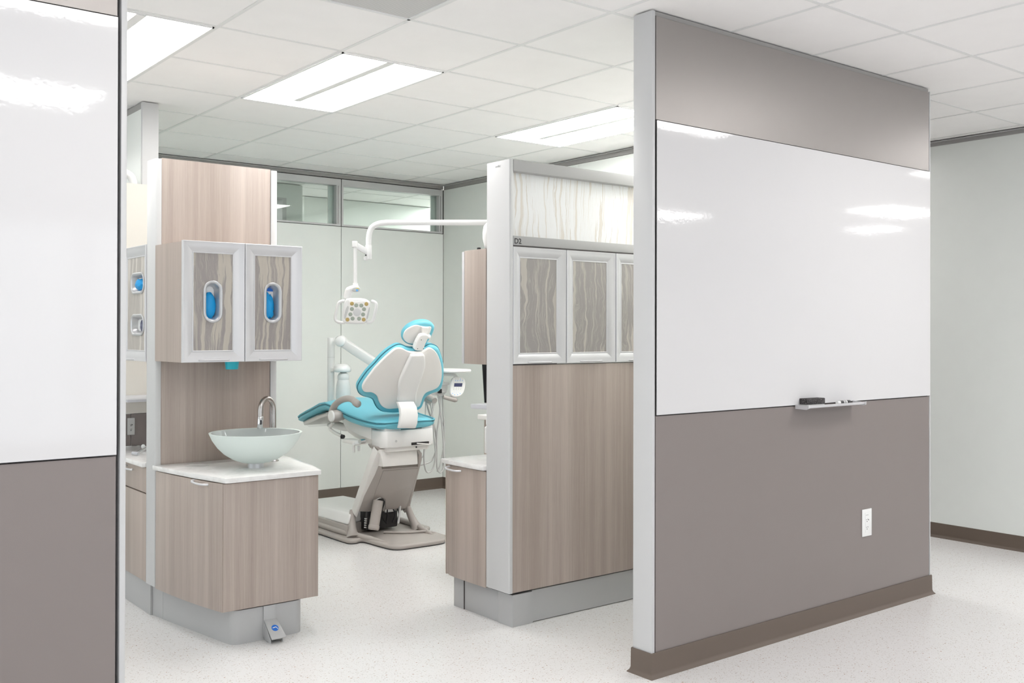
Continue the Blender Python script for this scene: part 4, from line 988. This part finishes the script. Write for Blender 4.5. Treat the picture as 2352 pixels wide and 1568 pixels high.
# lift column
LP = Plane((XC, 5.80, .56), (0, -.25, .39))
cp = LP.px([(960, 450), (975, 570), (1355, 545), (1375, 430), (1385, 470), (1245, 985), (1212, 960), (1180, 995), (975, 1005), (1000, 900), (985, 872), (950, 865), (905, 885), (885, 920), (858, 1010), (730, 1005), (760, 900)], C5)
lc1 = G().hexa([LP.at(a, b, -.05) for a, b in cp], [LP.at(a, b, 0) for a, b in cp]).done('lift_cover', 'plast', ch, bev=.003)
in1 = LP.px([(985, 585), (1340, 560), (1300, 720), (1215, 975), (1010, 985), (1005, 880), (960, 858), (900, 880), (880, 900), (905, 800), (950, 680)], C5)
G().hexa([LP.at(a, b, 0) for a, b in in1], [LP.at(a*.99, b*.99, .004) for a, b in in1]).done('raised_panel', 'plast', lc1, bev=.0015)
wp = LP.px([(925, 385), (975, 435), (900, 620), (790, 840), (712, 1065), (692, 1045), (765, 825), (825, 660), (880, 500)], C5)
G().hexa([LP.at(a, b, -.055) for a, b in wp], [LP.at(a, b, .006) for a, b in wp]).done('side_cover', 'warm', ch, bev=.004)
wp = LP.px([(1320, 350), (1385, 405), (1385, 470), (1250, 1000), (1205, 1020), (1195, 1000), (1240, 950), (1345, 560), (1350, 420)], C5)
G().hexa([LP.at(a, b, -.09) for a, b in wp], [LP.at(a, b, .002) for a, b in wp]).done('side_cover', 'plast', ch, bev=.004)
tb = [(XC-.165, 5.735, .0), ]
KP = Plane((XC, 5.745, .58), (0, 0, 1))
kb = KP.px([(955, 370), (1335, 345), (1345, 520), (985, 548)], C5)
G().hexa([KP.at(a, b, -.12) for a, b in kb], [KP.at(a, b, 0) for a, b in kb]).done('top_block', 'warm', ch, bev=.006)
G().hexa([KP.at(a, b+.01, -.14) for a, b in KP.px([(935, 345), (1330, 325), (1345, 365), (960, 385)], C5)], [KP.at(a, b, -.02) for a, b in KP.px([(935, 345), (1330, 325), (1345, 365), (960, 385)], C5)]).done('yoke', 'plast', ch, bev=.004)
# actuator and dark works
arch = LP.px([(880, 1003), (888, 925), (912, 884), (950, 866), (985, 870), (1002, 897), (998, 925), (984, 960), (966, 1003)], C5)
G().hexa([LP.at(a, b, .0035) for a, b in arch], [LP.at(a, b, .0065) for a, b in arch]).done('recess_shade', 'dark', lc1)  # flat dark patch stands in for shade inside the arch
a0, a1 = ay(*C5(935, 893), 5.955), ay(*C5(885, 1195), 5.93)
ac = G().tube([a0, a1+(a0-a1)*.12, a1], [.035, .035, .034], 24).done('lift_actuator', 'plast', ch)
G().tube([a1+(a0-a1)*.16, a1+(a0-a1)*.03], .038, 24).done('actuator_collar', 'plast', ac, bev=.003)
G().box((XC-.12, 6.07, .05), (XC+.14, 6.20, .21)).done('lift_mechanism', 'dark', ch, bev=.01)
g = G(); rnd = random.Random(3)
for k in range(7):
    x = XC-.10+.035*k; g.tube(cr([(x, 6.05, .20), (x+rnd.uniform(-.02, .02), 6.03, .15), (x+rnd.uniform(-.03, .03), 6.035, .09)], 4, False), .005, 8)
g.done('wiring', 'black', ch)
G().tube([ay(*C5(818, 1010), 6.0), ay(*C5(805, 1180), 5.98)], .009, 12).done('gas_spring', 'dark', ch)
for k in range(5):
    q = ay(*C5(808-k, 1085+k*22), 5.97); G().lathe([(.009, 0), (.011, .004), (.009, .009)], q, (0, 0, 1), 12).done('spring_coil', 'chrome', ch)
G().box((XC+.02, 6.04, .165), (XC+.10, 6.055, .20)).done('bracket', 'grey', ch, bev=.002)
G().tube([(XC+.135, 6.03, .20), (XC+.10, 6.0, .085)], .008, 10).done('blue_hose', 'lensc', ch)
# base plate
bo = [(3.285, 6.98), (3.285, 6.32), (3.288, 6.02), (3.300, 5.955), (3.340, 5.935), (3.385, 5.948), (3.402, 5.90), (3.410, 5.76), (3.425, 5.64), (3.47, 5.588), (3.56, 5.578), (3.74, 5.570), (3.83, 5.590), (3.885, 5.68), (3.90, 5.85), (3.915, 5.95), (3.97, 6.0), (3.985, 6.1), (3.985, 6.95), (3.93, 7.02), (3.33, 7.03)]
bp3 = [(v.x, v.y) for v in cr(bo, 3)]
bs = G().slab(bp3, .030, lambda a, b, h: Vector((a, b, .004+h)), r=.014, seg=5).done('base_plate', 'plast', ch, smooth=50)
G().slab([(a*.985+3.63*.015, b*.985+6.3*.015) for a, b in bp3], .006, lambda a, b, h: Vector((a, b, h)), r=.001).done('foot_pad', 'dark', bs)
# raised rails on the plate
for pts in ([(3.345, 6.6, .05), (3.345, 6.15, .05), (3.375, 6.03, .045), (3.42, 5.90, .035), (3.455, 5.72, .03)], [(3.89, 6.6, .05), (3.88, 6.1, .055), (3.86, 5.97, .05), (3.84, 5.85, .04), (3.835, 5.75, .03)]):
    rp = cr(pts, 5, False); G().tube(rp, [.020]*(len(rp)-5)+[.018, .016, .013, .010, .006], 12).done('plate_rail', 'plast', bs, smooth=70)
G().tube(cr([(3.365, 6.02, .022), (3.375, 6.05, .07), (3.39, 6.08, .13), (3.405, 6.10, .20)], 4, False), [.055, .046, .040, .035, .031, .029, .027, .026, .025, .024, .023, .022, .02], 16).done('pivot_arm', 'plast', bs, smooth=70)
G().tube(cr([(3.86, 5.98, .022), (3.85, 6.01, .07), (3.835, 6.04, .13), (3.82, 6.06, .20)], 4, False), [.055, .046, .040, .035, .031, .029, .027, .026, .025, .024, .023, .022, .02], 16).done('pivot_arm', 'plast', bs, smooth=70)
# pump box cover on the left
G().hexa([(3.335, 6.045, .105), (3.365, 6.04, .105), (3.375, 7.0, .075), (3.335, 7.0, .085)] if 0 else [(3.345, 6.06, .105), (3.80, 6.30, .105), (3.86, 7.0, .09), (3.345, 7.0, .09)], [(3.375, 6.07, .183), (3.76, 6.31, .183), (3.80, 6.95, .150), (3.385, 6.95, .150)]).done('pump_cover', 'white', ch, bev=.018, seg=4, smooth=60)
G().prism([(3.340, 6.055), (3.81, 6.29), (3.87, 7.0), (3.340, 7.0)], .03, .104).done('pump_skirt', 'plast', ch, bev=.006)
# floor cable
G().tube(cr([(3.58, 5.98, .045), (3.70, 5.88, .043), (3.84, 5.82, .043), (3.94, 5.72, .012), (4.05, 5.58, .010), (4.25, 5.45, .010)], 6, False), .008, 10).done('supply_cable', 'plast', ch)
# ------------------------------------------------------------------ delivery unit behind the chair
du = thing('delivery_unit', 'white delivery arm with water bottle, tray, key pad and hanging hoses', 'delivery unit', (3.75, 6.9, .75))
pt0 = ay(760.5, 775, 6.9)
G().tube([(pt0.x, pt0.y, .70), (pt0.x, pt0.y, pt0.z)], .028, 24).done('post', 'white', du, bev=.004)
G().tube([(pt0.x, pt0.y, 1.23), (pt0.x, pt0.y, 1.232)], .0286, 24).done('post_joint', 'grey', du)
G().tube([(pt0.x, pt0.y, .72), (XC, 6.6, .72), (XC, 6.3, .74)], .03, 14).done('mount_arm', 'white', du)
q1 = ay(783, 783, 6.78); q2 = ay(1000, 925, 6.15)
G().lathe([(.03, -.06), (.040, -.052), (.043, -.02), (.043, .02), (.040, .05), (.028, .058)], q1, (.618, .786, 0), 28).done('elbow', 'white', du, smooth=60)
bar(q1, q2, .030, .034, 'delivery_arm', 'white', du, bev=.012)
bar(q1+Vector((0, -.03, .018)), q1+(q2-q1)*.5+Vector((0, -.03, .018)), .004, .002, 'arm_groove', 'grey', du, bev=.0005)
# bottle with cap
bc_ = ay(788.5, 860, 6.75)
def bz(v): return ay(788.5, v, 6.75).z
bm_ = Vector((bc_.x, bc_.y, 0))
bt_ = G().lathe([(.040, bz(873)), (.044, bz(868)), (.043, bz(862)), (.036, bz(859)), (.034, bz(857))], bm_, (0, 0, 1), 32, False, False).lathe([(.010, bz(947)), (.045, bz(945)), (.055, bz(932)), (.057, bz(905)), (.052, bz(884)), (.044, bz(873)), (.041, bz(872))], bm_, (0, 0, 1), 32, True, False).done('water_bottle', 'milky', du, smooth=60)
G().lathe([(.026, bz(860)), (.027, bz(857)), (.022, bz(854)), (.022, bz(850))], bm_, (0, 0, 1), 32).done('bottle_neck', 'steel', du)
cpn = ay(786, 848, 6.76); cb = Vector((cpn.x, cpn.y, 0))
G().lathe([(.060, bz(854)), (.067, bz(852)), (.067, bz(846)), (.060, bz(841)), (.045, bz(837)), (.02, bz(835)), (.004, bz(835))], cb, (0, 0, 1), 36).done('bottle_cap', 'white', du, smooth=50)
bar(cb+Vector((0, 0, bz(850))), Vector((pt0.x, pt0.y, bz(850))), .02, .014, 'cap_bracket', 'white', du)
# delivery head
DY = 6.0
def Q(a, b, y=DY): return ay(*C4(a, b), y)
hub = Q(1905, 1010)
G().slab([(v.x, v.y) for v in cr([(p.x, p.z) for p in (Q(1840, 960), Q(1885, 930), Q(1940, 925), Q(1965, 960), Q(1960, 1040), Q(1930, 1075), Q(1870, 1070), Q(1835, 1030))], 4)], .12, lambda a, b, h: Vector((a, DY+.03+h, b)), r=.02).done('hub', 'white', du, smooth=60)
tl, trr = Q(1850, 785), Q(2105, 783)
G().slab([(v.x, v.y) for v in cr([(tl.x-.05, DY-.10), (tl.x+.05, DY-.14), (trr.x-.04, DY-.13), (trr.x, DY-.09), (trr.x-.005, DY+.10), (trr.x-.04, DY+.15), (tl.x, DY+.15), (tl.x-.05, DY+.10)], 4)], .022, lambda a, b, h: Vector((a, b, tl.z-.014+h)), r=.008).done('instrument_tray', 'white', du)
G().tube(cr([Q(1860, 835), Q(1930, 832), Q(1990, 838), Q(2025, 855), Q(2040, 885)], 5, False), .012, 14).done('pad_arm', 'white', du)
G().slab([(v.x, v.y) for v in cr([(p.x, p.z) for p in (Q(1860, 935), Q(1940, 930), Q(1950, 960), Q(1860, 970))], 3)], .05, lambda a, b, h: Vector((a, DY+h, b)), r=.006).done('hub_top', 'white', du)
# key pad
KPP = Plane(tuple(Q(2048, 985, DY-.06)), (0, .22, 1))
kp_px = [(1995, 872), (2040, 862), (2090, 865), (2125, 885), (2137, 925), (2135, 980), (2120, 1040), (2090, 1085), (2050, 1103), (2000, 1103), (1968, 1080), (1958, 1040), (1962, 970), (1972, 910)]
kpd = G().slab([(v.x, v.y) for v in cr(KPP.px(kp_px, C4), 4)], .022, lambda a, b, h: KPP.at(a, b, h-.02), r=.007).done('control_pad', 'white', du, smooth=60)
G().slab(KPP.px([(2003, 940), (2100, 940), (2094, 982), (1998, 982)], C4), .0012, lambda a, b, h: KPP.at(a, b, h+.0018), r=.0003).done('display', 'screen', kpd)
def key(a, b, r, mat, name='key'):
    q = KPP.px([(a, b)], C4)[0]; G().lathe([(r, 0), (r, .0008)], KPP.at(q[0], q[1], .0018), KPP.n, 12).done(name, mat, kpd)
for a, b, m_ in ((2020, 890, 'grey'), (2048, 890, 'grey'), (2076, 891, 'skyblue'), (2104, 891, 'grey'), (2016, 909, 'skyblue'), (2044, 909, 'skyblue'), (2072, 909, 'skyblue'), (2100, 909, 'skyblue'), (1999, 996, 'grey'), (2027, 996, 'grey'), (2055, 996, 'grey'), (2083, 996, 'grey'), (1996, 1013, 'grey'), (2024, 1013, 'grey'), (2052, 1013, 'grey'), (2080, 1013, 'grey'), (1983, 1063, 'skyblue'), (2006, 1077, 'skyblue'), (2041, 1077, 'skyblue'), (2071, 1064, 'skyblue')):
    key(a, b, .0032, m_)
for a, b in ((2005, 1047), (2033, 1030), (2029, 1049), (2055, 1047), (2028, 1062)): key(a, b, .0012, 'skyblue', 'indicator')
# holder bar, handles, hoses
G().hexa([Q(1640, 1090), Q(1880, 1085), Q(1880, 1085)+Vector((0, .06, 0)), Q(1640, 1090)+Vector((0, .06, 0))], [Q(1690, 1048), Q(1905, 1045), Q(1905, 1045)+Vector((0, .06, 0)), Q(1690, 1048)+Vector((0, .06, 0))]).done('holder_bar', 'grey', du, bev=.004)
G().tube([Q(1870, 1105, DY-.05), Q(1950, 1125, DY-.06), Q(2015, 1142, DY-.07), Q(2035, 1146, DY-.07)], [.014, .016, .017, .010], 16).done('grip_handle', 'plast', du, smooth=70)
G().tube([Q(1640, 1105, DY-.04), Q(1690, 1150, DY-.05), Q(1728, 1172, DY-.06)], [.016, .018, .010], 16).done('grip_handle', 'plast', du, smooth=70)
G().box(tuple(Q(1820, 1010, DY-.03)), tuple(Q(1838, 1058, DY-.01))).done('black_switch', 'black', du, bev=.002)
hoses = [[(1700, 1100), (1740, 1300), (1760, 1560), (1780, 1800), (1750, 1960), (1690, 2010), (1655, 1960), (1640, 1800), (1670, 1560), (1740, 1290), (1760, 1100)],
 [(1810, 1080), (1845, 1330), (1870, 1600), (1880, 1900), (1845, 2010), (1800, 1960), (1795, 1740), (1800, 1520), (1830, 1300), (1835, 1090)],
 [(1860, 1090), (1870, 1300), (1885, 1560), (1870, 1760), (1830, 1940), (1800, 2000)],
 [(1650, 1100), (1700, 1280), (1770, 1480), (1790, 1700), (1740, 1860), (1640, 1910), (1560, 1930)],
 [(1660, 1110), (1655, 1500), (1660, 1700), (1620, 1830), (1540, 1900)]]
for k, h in enumerate(hoses):
    G().tube(cr([Q(a, b, DY+.01*k) for a, b in h], 6, False), .0035 if k == 4 else .0062, 8).done('hose', 'grey', du, smooth=70)
